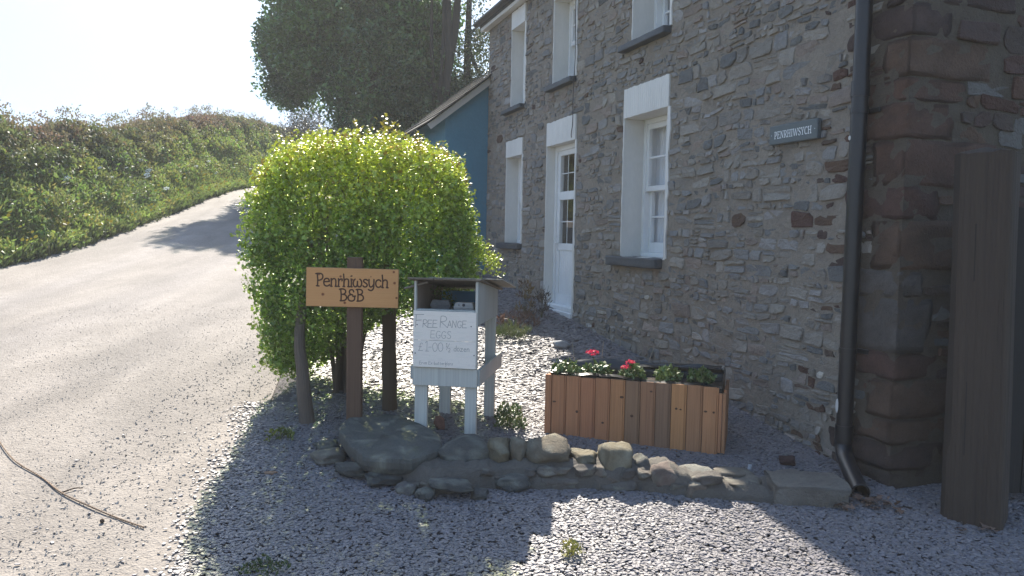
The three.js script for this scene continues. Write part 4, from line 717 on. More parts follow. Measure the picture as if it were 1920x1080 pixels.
{
  const m = new MB(), nd = 120, ne = 22;
  for (let j = 0; j <= nd; j++) for (let i = 0; i <= ne; i++) { const d = lerp(4, 62, j / nd), e = i / ne * 1.4, [x, y] = bankP(e, d), k = e > 0.5 ? -0.25 : -0.04; m.v(x + k * 0.9 + 0.05 * noise(d, e * 6), y + k * 0.3 + 0.06 * noise(d * 1.4, e * 7), -d, e * 3, d); }
  for (let j = 0; j < nd; j++) for (let i = 0; i < ne; i++) { const a = j * (ne + 1) + i; m.q(a, a + ne + 1, a + ne + 2, a + 1); }
  struct('bank', m.geo(), std({ color: lin(0.05, 0.048, 0.026), roughness: 1, map: rep(stoneMap, 1), bumpMap: rep(stoneBump, 1), bumpScale: 0.06, side: THREE.DoubleSide }), 'earth bank along the far edge of the lane');
  const R = rng(303), t = thing('hedgerow', V(along(roadL, 14) - 1.8, gh(-10, 14), 14), 0, 'long overgrown hedge on the bank across the lane', 'hedge'), ox = t.position.x, oy = t.position.y, oz = t.position.z;
  const ga = [0, 1].map(i => cluster(rng(400 + i), 16, 0.16, 0.075, 0.05, { flat: 0.5 })), gb = [0, 1].map(i => cluster(rng(410 + i), 14, 0.15, 0.1, 0.03, { flat: 0.2, up: 0.5 }));
  const A = [[], []], B = [[], []], olive = [0.17, 0.18, 0.07], purple = [0.23, 0.155, 0.115], mid = [0.18, 0.25, 0.065], bright = [0.31, 0.38, 0.09], dark = [0.045, 0.065, 0.028];
  for (let i = 0; i < 17000; i++) {
    const d = lerp(8.5, 58, Math.pow(R(), 1.35)), e = lerp(0.13, 0.34, smooth(17, 24, d)) + 1.1 * Math.pow(R(), 0.9), [x, y] = bankP(e, d);
    const hole = fbm(d * 0.55, e * 2.6, 5, 3); if (hole < -0.12 && e > 0.3 && e < 0.97 && R() < 0.8) continue;
    const push = 0.1 + 0.55 * fbm(d * 0.9, e * 5, 8, 3) + 0.24 * (R() - 0.5), n = fbm(d * 0.35, e * 3, 2, 3);
    let c = mixc(mid, bright, clamp(0.5 + 2.4 * n, 0, 1)); c = mixc(c, olive, smooth(0.65, 0.9, e)); if (e > 0.8) c = mixc(c, purple, clamp(0.45 + 2.2 * noise(d * 0.3, 7), 0, 0.85) * smooth(0.8, 1, e)); if (R() < 0.25) c = mixc(c, dark, 0.6);
    c = mixc(c, bright, 0.55 * smooth(21, 30, d) * (1 - smooth(0.8, 1, e)));
    const w = e < 0.62 && R() < 0.5 ? B : A; w[i % 2].push([x + push - ox, y + 0.3 * push + 0.05 - oy, -d + 0.3 * (R() - 0.5) - oz, 0.6 + 0.7 * R() + 0.012 * d, c.map(v => v * (0.8 + 0.4 * R())), [R() * 0.8, R() * 6, R() * 0.8]]);
  }
  for (let i = 0; i < 1500; i++) { const d = lerp(9, 58, Math.pow(R(), 1.3)), [x, y] = bankP(0.98 + 0.25 * R(), d); A[i % 2].push([x - ox, y + 0.1 + 0.5 * Math.pow(R(), 2.5) - oy, -d - oz, 0.4 + 0.5 * R(), mixc(olive, purple, R()), [R() * 6, R() * 6, R() * 6]]); }
  const hm = leafMat(0.58, false, 0.72);
  A.forEach((it, i) => scatter('foliage', ga[i], hm, it, t)); B.forEach((it, i) => scatter('foliage', gb[i], hm, it, t));
  const bk = bark(0.08, 0.065, 0.05), tw = [];
  for (let i = 0; i < 46; i++) { const d = 9.5 + i * 0.75 + 0.4 * R(), [x, y] = bankP(0.62, d), [x2, y2] = bankP(0.99, d + (R() - 0.5)); tw.push(tube([[x - ox - 0.15, y - oy - 0.2, -d - oz], [(x + x2) / 2 - ox - 0.02, (y + y2) / 2 - oy, -d - oz + 0.2 * (R() - 0.5)], [x2 - ox, y2 - oy + 0.1, -d - oz + 0.5 * (R() - 0.5)]], [0.05, 0.035, 0.01], 6, 4)); }
  part('stems', join(tw), bk, t, 'stuff');
  // nettles, cow parsley and grass on the lower bank, counted as growth
  const weeds = [[], []], grass = [];
  for (let i = 0; i < 7000; i++) { const d = lerp(8.5, 45, Math.pow(R(), 1.4)), e = 0.02 + 0.5 * Math.pow(R(), 0.9), [x, y] = bankP(e, d), n = fbm(d * 0.5, e * 4, 12, 3); weeds[i % 2].push([x + 0.05, y + 0.06 + 0.1 * R(), -d, 0.5 + 0.6 * R(), mixc(mid, bright, clamp(0.65 + 2 * n, 0, 1)).map(v => v * (0.8 + 0.45 * R())), [R() * 0.6, R() * 6, R() * 0.6]]); }
  const wg = new THREE.Group(); wg.name = 'bank_weeds'; scene.add(wg); tag(wg, 'nettles and low leafy weeds covering the foot of the hedge bank', 'weeds', null, 'stuff');
  weeds.forEach((it, i) => scatter('leaves', gb[i], hm, it, wg));
  const tm = new MB(), gr = rng(9); for (let i = 0; i < 16; i++) { const a = gr() * 6.28, l = 0.16 + 0.16 * gr(), b = 0.03 * gr(), o = [b * Math.cos(a), b * Math.sin(a)], w = 0.004; const A0 = tm.v(o[0] - w * Math.sin(a), 0, o[1] + w * Math.cos(a)), B0 = tm.v(o[0] + w * Math.sin(a), 0, o[1] - w * Math.cos(a)), C = tm.v(o[0] + l * 0.25 * Math.cos(a), l * 0.7, o[1] + l * 0.25 * Math.sin(a)), D = tm.v(o[0] + l * 0.6 * Math.cos(a), l * 0.85, o[1] + l * 0.6 * Math.sin(a)); tm.t(A0, B0, C); tm.t(B0, D, C); }
  for (let i = 0; i < 5200; i++) { const d = lerp(8.5, 48, Math.pow(R(), 1.4)), e = 0.3 * Math.pow(R(), 0.9) - 0.03 * R(), [x, y] = bankP(Math.max(0, e), d); grass.push([x + (e < 0 ? 0.12 * R() : 0), y - 0.01, -d, 0.3 + 0.9 * R() * (0.6 + 0.6 * noise(d * 0.8, 3)), mixc([0.12, 0.18, 0.045], [0.15, 0.19, 0.06], R()), [0, R() * 6, 0]]); }
  const gg = scatter(numbered('verge_grass'), tm.geo(true), hm, grass); tag(gg, 'strip of fresh grass along the left edge of the lane', 'grass', null, 'stuff');
  const fl = new THREE.Group(); fl.name = 'wildflowers'; scene.add(fl); tag(fl, 'scattered small white and yellow wildflowers on the hedge bank', 'wildflowers', null, 'stuff');
  const disc = new THREE.CircleGeometry(0.028, 7); disc.rotateX(-Math.PI / 2); const um = join([0, 1, 2, 3, 4, 5, 6].map(i => { const g = new THREE.CircleGeometry(0.022, 6); g.rotateX(-1.3); g.translate(0.05 * Math.cos(i * 1.05) * (i ? 1 : 0), 0.01 * (i ? 0 : 1), 0.05 * Math.sin(i * 1.05) * (i ? 1 : 0)); return g; }));
  const yl = [], wh = [];
  for (let i = 0; i < 110; i++) { const d = lerp(11, 34, R()), e = 0.05 + 0.3 * R(), [x, y] = bankP(e, d); yl.push([x + 0.25, y + 0.26, -d, 0.8 + 0.6 * R(), null, [0.8 + 0.5 * R(), R(), 0]]); }
  for (let i = 0; i < 45; i++) { const d = lerp(12, 34, R()), e = 0.2 + 0.42 * R(), [x, y] = bankP(e, d); wh.push([x + 0.3, y + 0.3, -d, 0.6 + 0.6 * R(), null, [0.5 * R(), R() * 6, 0.3]]); }
  scatter('yellow_flowers', disc, std({ color: lin(0.7, 0.46, 0.03), side: THREE.DoubleSide, roughness: 0.8 }), yl, fl); scatter('white_umbels', um, std({ color: lin(0.7, 0.7, 0.62), side: THREE.DoubleSide, roughness: 0.9 }), wh, fl);
}

// ---------------------------------------------------------------- trees beyond the bush
function crownTree(o) {
  const R = rng(o.seed), y0 = gh(o.x, o.d), t = thing(o.name || 'tree', V(o.x, y0, o.d), 0, o.label, 'tree', o.group);
  const mat = leafMat(o.trans ?? 0.34, true), geos = [0, 1].map(i => cluster(rng(o.seed * 7 + i), o.leaves || 18, o.rad || 0.34, o.L || 0.14, o.W || 0.09, { flat: 0.5, lobes: false, vary: 1.0 })), it = [[], []];
  let n = 0, guard = 0;
  while (n < o.n && guard++ < o.n * 30) {
    const b = o.blobs[Math.floor(R() * o.blobs.length)], p = rv(R).multiplyScalar(Math.pow(R(), 0.45)); const x = b[0] + p.x * b[3], y = b[1] + p.y * b[4], z = b[2] + p.z * b[5];
    if (y < (b[6] ?? 0.1)) continue; if (fbm(x * 0.55, y * 0.55, z * 0.55 + o.seed, 3) < (o.gap ?? -0.22)) continue; n++;
    const k = clamp(0.5 + 1.6 * fbm(x * 0.4, y * 0.4, z * 0.4 + 3, 2) + 0.3 * (R() - 0.5), 0, 1); it[n % 2].push([x, y, z, 0.7 + 0.6 * R(), mixc(o.c0, o.c1, k), [R() * 6, R() * 6, R() * 6]]);
  }
  it.forEach((q, i) => scatter('crown', geos[i], mat, q, t));
  const bk = bark(...(o.bark || [0.05, 0.042, 0.034])); for (const tr of o.trunks) part('trunk', tube(tr.p, tr.r, 9), bk, t);
  for (let i = 0; i < (o.limbs || 0); i++) { const b = o.blobs[i % o.blobs.length], tr = o.trunks[i % o.trunks.length].p, s = tr[1 + Math.floor(R() * (tr.length - 1))]; part('limb', tube([[s[0], s[1], s[2]], [lerp(s[0], b[0], 0.5), lerp(s[1], b[1], 0.55) + 0.2, lerp(s[2], b[2], 0.5)], [b[0] + b[3] * 0.5 * (R() - 0.5), b[1] + 0.3 * b[4], b[2] + b[5] * 0.5 * (R() - 0.5)]], [0.09, 0.06, 0.02], 6, 5), bk, t); }
  return t;
}
crownTree({ name: 'broadleaf_tree', x: -4.35, d: 24.5, seed: 51, n: 8200, label: 'tall dense dark green tree rising behind the bush and overhanging the lane', c0: [0.03, 0.085, 0.028], c1: [0.12, 0.22, 0.04], trans: 0.52, gap: -0.1, limbs: 14,
  blobs: [[0, 4.9, 0, 2.4, 1.7, 2.0], [-1.9, 5.1, 0.4, 1.5, 1.3, 1.3, 4.1], [-1.9, 5.6, 0, 1.4, 0.9, 1.4], [1.0, 5.4, 0, 1.7, 1.0, 1.5], [-0.6, 5.8, 0, 2.0, 0.7, 1.7], [0.1, 3.2, 0.4, 1.3, 2.3, 1.4], [1.1, 3.2, 0, 1.5, 2.6, 1.4], [0.3, 1.3, 0.7, 1.7, 1.5, 1.2], [1.3, 3.6, 0.3, 1.1, 1.6, 1.1], [-1.5, 4.5, 0.5, 1.2, 0.8, 1.0, 3.9], [-2.2, 5.0, -2.2, 1.6, 1.3, 1.6, 4.1], [-0.6, 4.4, -2.4, 1.6, 1.6, 1.4], [-3.5, 4.8, -4.6, 1.5, 1.4, 1.7, 3.5], [-3.0, 5.6, -3.4, 1.4, 1.1, 1.5, 4.4], [-4.0, 8.0, -3.4, 1.3, 0.9, 1.4, 7.0], [-2.8, 7.8, -4.2, 1.5, 0.9, 1.5, 7.0]],
  trunks: [{ p: [[0.3, -0.2, 0], [0.25, 2.2, 0], [0, 4.4, 0.1], [-0.4, 7, 0]], r: [0.3, 0.24, 0.17, 0.06] }, { p: [[1.1, -0.2, -0.2], [1.25, 2.2, -0.1], [1.35, 4.6, 0.5], [1.3, 7.6, 0.4]], r: [0.22, 0.18, 0.14, 0.06] }] });
crownTree({ name: 'twin_trunk_tree', x: -2.35, d: 23.0, seed: 52, n: 420, label: 'slender tree with two dark bare trunks leaning together left of the house', c0: [0.05, 0.085, 0.02], c1: [0.13, 0.17, 0.03], trans: 0.45, gap: -0.05, limbs: 4, L: 0.1, W: 0.07, rad: 0.3,
  blobs: [[-0.6, 3.4, 0, 1.0, 1.9, 0.9], [0.3, 1.8, 0.2, 0.9, 1.2, 0.8], [-0.2, 6.6, 0, 1.4, 1.3, 1.2], [0.7, 3.0, -0.3, 0.6, 0.8, 0.6]],
  trunks: [{ p: [[0, -0.2, 0], [0.1, 1.6, 0], [0.28, 3.2, 0], [0.62, 5.2, 0], [0.7, 8, 0]], r: [0.17, 0.15, 0.13, 0.11, 0.06] }, { p: [[0.05, 0.6, 0.1], [0.3, 2.2, 0.12], [0.42, 3.6, 0.12], [0.42, 5.4, 0.1], [0.3, 8.2, 0]], r: [0.12, 0.11, 0.1, 0.09, 0.05] }] });
crownTree({ name: 'thin_tree', x: -1.45, d: 23.6, seed: 53, n: 760, label: 'thin straight trunked tree with small lacy pale leaves beside the cottage eave', c0: [0.06, 0.085, 0.03], c1: [0.14, 0.17, 0.05], trans: 0.5, gap: 0.02, limbs: 7, L: 0.075, W: 0.055, rad: 0.3, leaves: 12, bark: [0.08, 0.07, 0.06],
  blobs: [[0.1, 2.6, 0, 0.95, 1.1, 0.8], [0.5, 3.3, 0, 0.9, 0.8, 0.8], [0.0, 6.6, 0, 1.2, 1.6, 1.1], [0.2, 4.9, 0.2, 0.8, 0.9, 0.8], [-0.2, 1.6, 0.3, 0.9, 0.8, 0.7]],
  trunks: [{ p: [[0.05, -0.2, 0], [0.0, 2.4, 0], [0.03, 4.6, 0], [0.1, 8, 0]], r: [0.12, 0.11, 0.1, 0.05] }] });
crownTree({ name: 'yellow_green_shrub', x: -2.0, d: 20.5, seed: 54, n: 260, label: 'small yellow green shrub showing above the blue outbuilding roof', c0: [0.12, 0.16, 0.03], c1: [0.2, 0.22, 0.035], trans: 0.5, gap: -0.2, L: 0.1, W: 0.07, rad: 0.25, blobs: [[0.1, 1.9, 0, 0.75, 0.7, 0.6, 0], [0, 0.9, 0, 0.7, 0.9, 0.6]], trunks: [{ p: [[0, -0.2, 0], [0.05, 0.6, 0], [0.1, 1.6, 0]], r: [0.06, 0.045, 0.02] }] });
crownTree({ name: 'round_shrub', x: -10.6, d: 41, seed: 55, n: 700, label: 'distant greyish rounded shrub above the far end of the hedge', c0: [0.085, 0.085, 0.06], c1: [0.13, 0.12, 0.085], trans: 0.4, gap: -0.35, L: 0.1, W: 0.05, rad: 0.34, blobs: [[0, 2.4, 0, 1.45, 1.45, 1.2], [0.2, 1.2, 0.2, 1.3, 1.3, 1.1]], trunks: [{ p: [[0, -0.2, 0], [0.05, 0.9, 0], [0.1, 2, 0]], r: [0.12, 0.1, 0.04] }], limbs: 4 });
crownTree({ name: 'hedge_tree', x: -5.9, d: 31, seed: 56, n: 2200, label: 'dense hedge growth filling the gap beneath the tall dark tree', c0: [0.03, 0.055, 0.018], c1: [0.06, 0.1, 0.025], trans: 0.3, gap: -0.4, L: 0.13, W: 0.08, blobs: [[0, 1.2, 0, 1.5, 1.7, 1.2], [1.9, 1.4, 0.5, 1.6, 1.9, 1.2], [3.8, 1.4, 1, 1.6, 2.0, 1.2]], trunks: [{ p: [[0.4, -0.2, 0], [0.4, 0.8, 0], [0.5, 2, 0]], r: [0.14, 0.1, 0.04] }] });

// ---------------------------------------------------------------- low stone wall edging the garden
{
  const t = thing('low_stone_wall', V(0.3, gh(0.3, 5.1), 5.1), 0, 'low rough wall of mixed stones bedded in mortar in front of the planter', 'wall'), o = t.position;
  const front = [[-1.05, 5.2], [-0.75, 4.98], [-0.45, 4.82], [0, 4.94], [0.45, 4.96], [0.85, 4.94], [1.2, 4.86], [1.65, 4.8]];
  const fx = x => { for (let i = 0; i < front.length - 1; i++) if (x < front[i + 1][0] || i === front.length - 2) return lerp(front[i][1], front[i + 1][1], clamp((x - front[i][0]) / (front[i + 1][0] - front[i][0]), 0, 1)); };
  const m = new MB(), n = 200, prof = [[-0.02, -0.1], [-0.015, 0.03], [0.0, 0.08], [0.03, 0.12], [0.08, 0.145], [0.16, 0.155], [0.26, 0.145], [0.33, 0.1], [0.35, -0.1]], K = prof.length;
  for (let i = 0; i <= n; i++) { const x = lerp(-1.02, 1.7, i / n), d = fx(x), hk = x > 1.0 ? lerp(1, 0.55, smooth(1.0, 1.4, x)) : x < -0.7 ? 0.75 : 1; for (const [a, h] of prof) { const w = 0.045 * noise(x * 6, a * 12, h * 12) + 0.02 * noise(x * 19, a * 30, h * 30) + 0.008 * noise(x * 50, a * 60, h * 60); m.v(x + w * 0.4 - o.x, gh(x, d) + (h > 0 ? h * hk : h) + w - o.y, -(d + a + w * 0.8) - o.z, x, a + h); } }
  for (let i = 0; i < n; i++) for (let j = 0; j < K - 1; j++) { const a = i * K + j; m.q(a, a + K, a + K + 1, a + 1); }
  part('mortar_bed', m.geo(), std({ color: lin(0.15, 0.135, 0.115), roughness: 1, map: rep(stoneMap, 3), bumpMap: rep(stoneBump, 4), bumpScale: 0.02, side: THREE.DoubleSide }), t);
  const wallStone = (x, d, y, w, h, dp, c, sd, sq = 0.4, turn = 0, ro = 0.17) => {
    const g = rock(w, h, dp, sd, 3, sq, ro); g.rotateY(turn); const u2 = g.attributes.uv; for (let i = 0; i < u2.count; i++) u2.setXY(i, u2.getX(i) * 2.4 + sd * 0.37, u2.getY(i) * 2.4); const p = g.attributes.position, col = new Float32Array(p.count * 3); for (let i = 0; i < p.count; i++) { const k = 1 + 0.5 * fbm(p.getX(i) * 9 + sd, p.getY(i) * 9, p.getZ(i) * 9, 3), li = smooth(0.12, 0.3, noise(p.getX(i) * 14, p.getY(i) * 14 + sd, p.getZ(i) * 14)) * 0.35; const q = mixc(c, [0.34, 0.34, 0.27], li); col.set(q.map(v => v * k), i * 3); } g.setAttribute('color', new THREE.BufferAttribute(col, 3));
    g.translate(x - o.x, y - o.y, -d - o.z); part('stone', g, M.stone, t);
  };
  const tan = [.2, .165, .115], grey = [.11, .107, .095], yel = [.215, .18, .115], pink = [.19, .145, .12], dk = [.1, .098, .09], bf = [.2, .175, .14];
  wallStone(-0.27, 5.2, 0.165, 0.470, 0.236, 0.374, grey, 1); wallStone(-0.06, 5.14, 0.180, 0.190, 0.236, 0.308, yel, 2); wallStone(0.055, 5.16, 0.175, 0.168, 0.236, 0.297, tan, 3); wallStone(0.26, 5.14, 0.185, 0.347, 0.248, 0.330, tan, 4, 0.45);
  wallStone(0.495, 5.13, 0.140, 0.224, 0.165, 0.264, yel, 5, 0.6); wallStone(0.69, 5.1, 0.145, 0.280, 0.236, 0.308, yel, 6, 0.35); wallStone(0.855, 5.1, 0.115, 0.146, 0.177, 0.242, grey, 7); wallStone(0.99, 5.02, 0.080, 0.269, 0.236, 0.264, pink, 8, 0.3, 0.4);
  wallStone(1.2, 5.06, 0.050, 0.403, 0.142, 0.330, [.2, .195, .17], 9, 0.6); wallStone(1.47, 4.98, 0.035, 0.314, 0.153, 0.286, bf, 10, 0.65); wallStone(1.46, 5.1, 0.060, 0.336, 0.106, 0.264, bf, 16, 0.65);
  wallStone(-0.62, 4.84, 0.02, 0.16, 0.1, 0.14, [.13, .12, .11], 11, 0.4); wallStone(-0.34, 4.77, 0.075, 0.36, 0.075, 0.2, dk, 12, 0.7); wallStone(-0.5, 4.78, 0.0, 0.14, 0.12, 0.18, dk, 13, 0.5); wallStone(-0.17, 4.79, 0.0, 0.14, 0.12, 0.18, dk, 14, 0.5); wallStone(0.02, 4.93, 0.05, 0.3, 0.12, 0.16, dk, 15, 0.5); wallStone(0.33, 4.97, 0.03, 0.34, 0.1, 0.12, [.16, .14, .12], 17, 0.5); wallStone(0.68, 4.96, 0.02, 0.3, 0.1, 0.12, [.14, .13, .115], 18, 0.5);
  wallStone(-1.22, 5.38, 0.06, 0.34, 0.1, 0.3, bf, 19, 0.5); wallStone(-1.02, 5.12, 0.06, 0.3, 0.1, 0.28, grey, 21, 0.5); wallStone(-0.78, 4.98, 0.05, 0.3, 0.1, 0.24, dk, 22, 0.5);
  wallStone(-1.3, 5.62, 0.06, 0.26, 0.08, 0.24, grey, 23, 0.5, 0.6); wallStone(0.42, 5.22, 0.11, 0.14, 0.1, 0.16, grey, 24); wallStone(0.58, 5.2, 0.12, 0.12, 0.1, 0.16, bf, 25);
  const FR = rng(321); for (let i = 0; i < 26; i++) { const x = -0.95 + i * 0.1 + 0.05 * (FR() - 0.5), w = lerp(0.1, 0.22, FR()), h = lerp(0.06, 0.11, FR()), c = mixc([.11, .1, .09], [.2, .165, .13], FR()); if (x > -0.45 && x < -0.2 || x > 1.3) continue; wallStone(x, fx(x) + 0.03 + 0.03 * FR(), gh(x, fx(x)) + (FR() < 0.5 ? 0.045 : 0.105), w, h, 0.14, c, 50 + i, 0.5, (FR() - 0.5) * 0.5, 0.22); }
  { const g = block(0.46, 0.2, 0.36, 0.03, 4, 0.03, 8), p = g.attributes.position, col = new Float32Array(p.count * 3); for (let i = 0; i < p.count; i++) { const k = 1 + 0.5 * fbm(p.getX(i) * 8, p.getY(i) * 8, p.getZ(i) * 8, 3); col.set([.165 * k, .145 * k, .12 * k], i * 3); } g.setAttribute('color', new THREE.BufferAttribute(col, 3)); g.rotateY(-0.12); g.translate(1.87 - o.x, 0.01 - o.y, -4.93 - o.z); part('stone', g, M.stone, t); }
  // dark drain mouth between two stones under the lintel stone
  part('drain_mouth', bx(-0.42 - o.x, -0.24 - o.x, -0.06 - o.y, 0.045 - o.y, -4.86 - o.z, -4.83 - o.z), M.dark, t);
}
// big flat slab lying over the left end of the wall
{
  const t = thing('stone_slab', V(-0.82, 0.1, 5.4), 0, 'large flat dark stone slab lying over the left end of the low wall', 'stone slab');
  const out = [[-1.21, 5.62], [-1.19, 5.82], [-1.05, 5.93], [-0.88, 5.95], [-0.66, 5.74], [-0.47, 5.42], [-0.44, 5.12], [-0.6, 4.9], [-0.78, 4.9], [-0.92, 4.96], [-1.06, 5.2], [-1.17, 5.42]];
  const cv = new THREE.CatmullRomCurve3(out.map(([x, d]) => new THREE.Vector3(x + 0.82, 0, 5.4 - d)), true, 'catmullrom', 0.12), N = 72, m = new MB(), P = cv.getPoints(N).slice(0, N), rows = [[0.93, -0.035], [0.99, 0.005], [1.0, 0.045], [0.985, 0.066], [0.95, 0.073], [0.85, 0.076], [0.72, 0.078], [0.58, 0.078], [0.44, 0.08], [0.3, 0.08], [0.15, 0.08]];
  const ids = rows.map(([k, y]) => P.map(p => { const x = p.x * k, z = p.z * k, w = 0.016 * fbm(x * 4, z * 4, y * 9, 4) + 0.008 * noise(x * 16, z * 16, y * 20); const li = smooth(0.1, 0.32, fbm(x * 7 + 3, z * 7, 2, 4)), kk = 1 + 0.6 * fbm(x * 5, z * 5, 8, 4); return m.v(x + w * 0.5, y + w + 0.04 - 0.045 * (z + 0.0), z, x, z, mixc([.1, .1, .088], [.23, .225, .18], li).map(q => q * kk)); }));
  for (let r = 0; r < ids.length - 1; r++) for (let i = 0; i < N; i++) { const j = (i + 1) % N; m.q(ids[r][j], ids[r][i], ids[r + 1][i], ids[r + 1][j]); }
  const c = m.v(0, 0.11, 0, 0, 0, [.1, .1, .088]); for (let i = 0; i < N; i++) m.t(ids[ids.length - 1][(i + 1) % N], ids[ids.length - 1][i], c);
  part('slab', m.geo(true), std({ vertexColors: true, roughness: 0.95, map: rep(stoneMap, 2), bumpMap: rep(stoneBump, 2.5), bumpScale: 0.015, side: THREE.DoubleSide }), t);
}

// ---------------------------------------------------------------- timber planter with its plants
const PL = { x: 0.9, d: 5.8, turn: -17.6 * RAD };
const inPl = (x, y, z) => { const c = Math.cos(PL.turn), s = Math.sin(PL.turn); return new THREE.Vector3(PL.x + x * c + z * s, y, -PL.d - x * s + z * c); };   // z = 0 on the front face, negative behind
{
  const base = gh(PL.x, PL.d) - 0.02, t = thing('planter', V(PL.x, base, PL.d), PL.turn, 'long wooden planter of upright brown boards lined with black plastic', 'planter'), L = 1.325, h = 0.5, D = 0.46, R = rng(66), hl = L / 2;
  const tones = [[.48, .215, .1], [.5, .225, .105], [.47, .2, .095], [.46, .205, .095], [.5, .235, .1], [.29, .165, .092], [.36, .18, .092], [.27, .155, .09], [.52, .25, .1], [.41, .2, .095], [.5, .235, .105]];
  const mats = tones.map(c => woodMat(...c, 5, 0.004)); const n = 11, w = (L - 0.1) / n;
  const knot = std({ color: lin(0.075, 0.035, 0.02), roughness: 0.9 });
  part('corner_board', bx(-hl, -hl + 0.048, 0, h - 0.004, -0.02, 0.012), mats[0], t); part('corner_board', bx(hl - 0.05, hl - 0.026, 0.02, h - 0.05, -0.02, 0.008), mats[1], t); part('corner_board', bx(hl - 0.024, hl, 0.02, h - 0.05, -0.026, 0.004), mats[9], t);
  for (let i = 0; i < n; i++) {
    const x0 = -hl + 0.05 + i * w, z = 0.004 * R(), y1 = h - 0.006 * R() - 0.004; const g = join([bx(x0 + 0.0015, x0 + w - 0.014, 0.0, y1, -0.02, z + 0.006, 0.004), bx(x0 + w - 0.015, x0 + w - 0.0015, 0.0, y1 - 0.002, -0.02, z - 0.001, 0.003)]);
    const uv = g.attributes.uv; const ou = R() * 5, ov = R() * 5; for (let k = 0; k < uv.count; k++) uv.setXY(k, uv.getX(k) + ou, uv.getY(k) + ov); const b = part('board', g, mats[i], t);
    const kn = i === 8 || i === 10 ? 2 : R() < 0.6 ? 1 : 0; for (let q = 0; q < kn; q++) { const k = new THREE.SphereGeometry(1, 10, 6); k.scale(0.008 + 0.007 * R(), 0.006 + 0.005 * R(), 0.0016); k.translate(x0 + w * (0.2 + 0.6 * R()), i === 8 || i === 10 ? h * 0.62 + 0.02 * R() : h * (0.2 + 0.7 * R()), z + 0.0062); part('knot', k, knot, b); }
  }
  for (let i = 0; i < 4; i++) { const z = -0.03 - i * 0.112; part('board', bx(hl - 0.02, hl, 0, h - 0.03, z - 0.108, z, 0.003), mats[(i * 3) % 11], t); part('board', bx(-hl, -hl + 0.02, 0, h - 0.01, z - 0.108, z, 0.003), mats[(i * 2) % 11], t); }
  for (let i = 0; i < n; i++) part('board', bx(-hl + 0.05 + i * w, -hl + 0.05 + (i + 1) * w - 0.003, 0, h - 0.02, -D - 0.02, -D), mats[(i * 5) % 11], t);
  // plastic liner: four walls that wave above the boards, folded over the front edge
  const m = new MB(), loop = []; const lx = hl - 0.03; for (let i = 0; i <= 40; i++) loop.push([lerp(-lx, lx, i / 40), -0.024, 0]); for (let i = 1; i <= 14; i++) loop.push([lx, lerp(-0.024, -D + 0.02, i / 14), 1]); for (let i = 1; i <= 40; i++) loop.push([lerp(lx, -lx, i / 40), -D + 0.02, 2]); for (let i = 1; i < 14; i++) loop.push([-lx, lerp(-D + 0.02, -0.024, i / 14), 3]);
  const rows = loop.map(([x, z, sd]) => { const wv = noise(x * 6, z * 6, sd * 3), top = h + (sd === 0 ? 0.022 + 0.02 * wv - (x > 0.05 ? 0.014 : 0) : sd === 2 ? 0.06 + 0.03 * wv : sd === 1 ? 0.075 + 0.03 * wv : 0.03 + 0.02 * wv), lean = sd === 2 ? -0.03 : 0; return [m.v(x, h - 0.12, z, x, 0), m.v(x * (1 + 0.004 * wv), h - 0.01, z + 0.008 * wv, x, 0.5), m.v(x, top, z + lean + 0.014 * noise(x * 11, 3, sd), x, 1), m.v(x, top - 0.012, z + lean + (sd === 0 ? 0.026 : sd === 2 ? -0.05 : 0.006), x, 1.1)]; });
  for (let i = 0; i < rows.length; i++) { const a = rows[i], b = rows[(i + 1) % rows.length]; for (let j = 0; j < 3; j++) m.q(a[j], b[j], b[j + 1], a[j + 1]); }
  part('liner', m.geo(), std({ color: lin(0.014, 0.015, 0.016), roughness: 0.28, side: THREE.DoubleSide }), t);
  const s = new MB(), nx = 40, nz = 14; for (let j = 0; j <= nz; j++) for (let i = 0; i <= nx; i++) { const x = lerp(-lx, lx, i / nx), z = lerp(-0.028, -D + 0.024, j / nz); s.v(x, h - 0.035 + 0.02 * fbm(x * 8, z * 8, 2, 3) + 0.012 * noise(x * 30, z * 30), z, x, z); } for (let j = 0; j < nz; j++) for (let i = 0; i < nx; i++) { const a = j * (nx + 1) + i; s.q(a, a + 1, a + nx + 2, a + nx + 1); }
  part('soil', s.geo(), std({ color: lin(0.05, 0.034, 0.026), roughness: 1, map: rep(stoneMap, 5), bumpMap: rep(stoneBump, 6), bumpScale: 0.02 }), t);
  // folded sheet of loose liner over the back, catching the sun
  const ls = new MB(); for (let j = 0; j <= 6; j++) for (let i = 0; i <= 30; i++) { const x = lerp(-0.02, 0.6, i / 30), q = j / 6, wv = noise(x * 9, q * 3); ls.v(x, h + 0.045 + 0.012 * q + 0.009 * wv + 0.04 * (x - 0.3) * 0.4, -D + 0.06 - 0.15 * q, x, q); } for (let j = 0; j < 6; j++) for (let i = 0; i < 30; i++) { const a = j * 31 + i; ls.q(a, a + 1, a + 32, a + 31); }
  part('liner', ls.geo(), std({ color: lin(0.02, 0.021, 0.022), roughness: 0.22, side: THREE.DoubleSide }), t);
  const gm = leafMat(0.35), pot = (x, z, label, nl, ht, rad, flowers, lean) => {
    const p = inPl(x, base + h - 0.04, z), pt = thing('geranium', p, R() * 6, label, 'plant', null), it = [], RR = rng(Math.round(1000 + x * 500));
    for (let i = 0; i < nl; i++) { const a = RR() * 6.283, r = rad * Math.sqrt(RR()), y = ht * (0.25 + 0.75 * RR()) * (1 - 0.35 * r / rad); it.push([r * Math.cos(a), y, r * Math.sin(a), 0.75 + 0.5 * RR(), mixc([0.085, 0.15, 0.035], [0.17, 0.22, 0.06], RR()), [RR() * 6, RR() * 6, RR() * 6]]); }
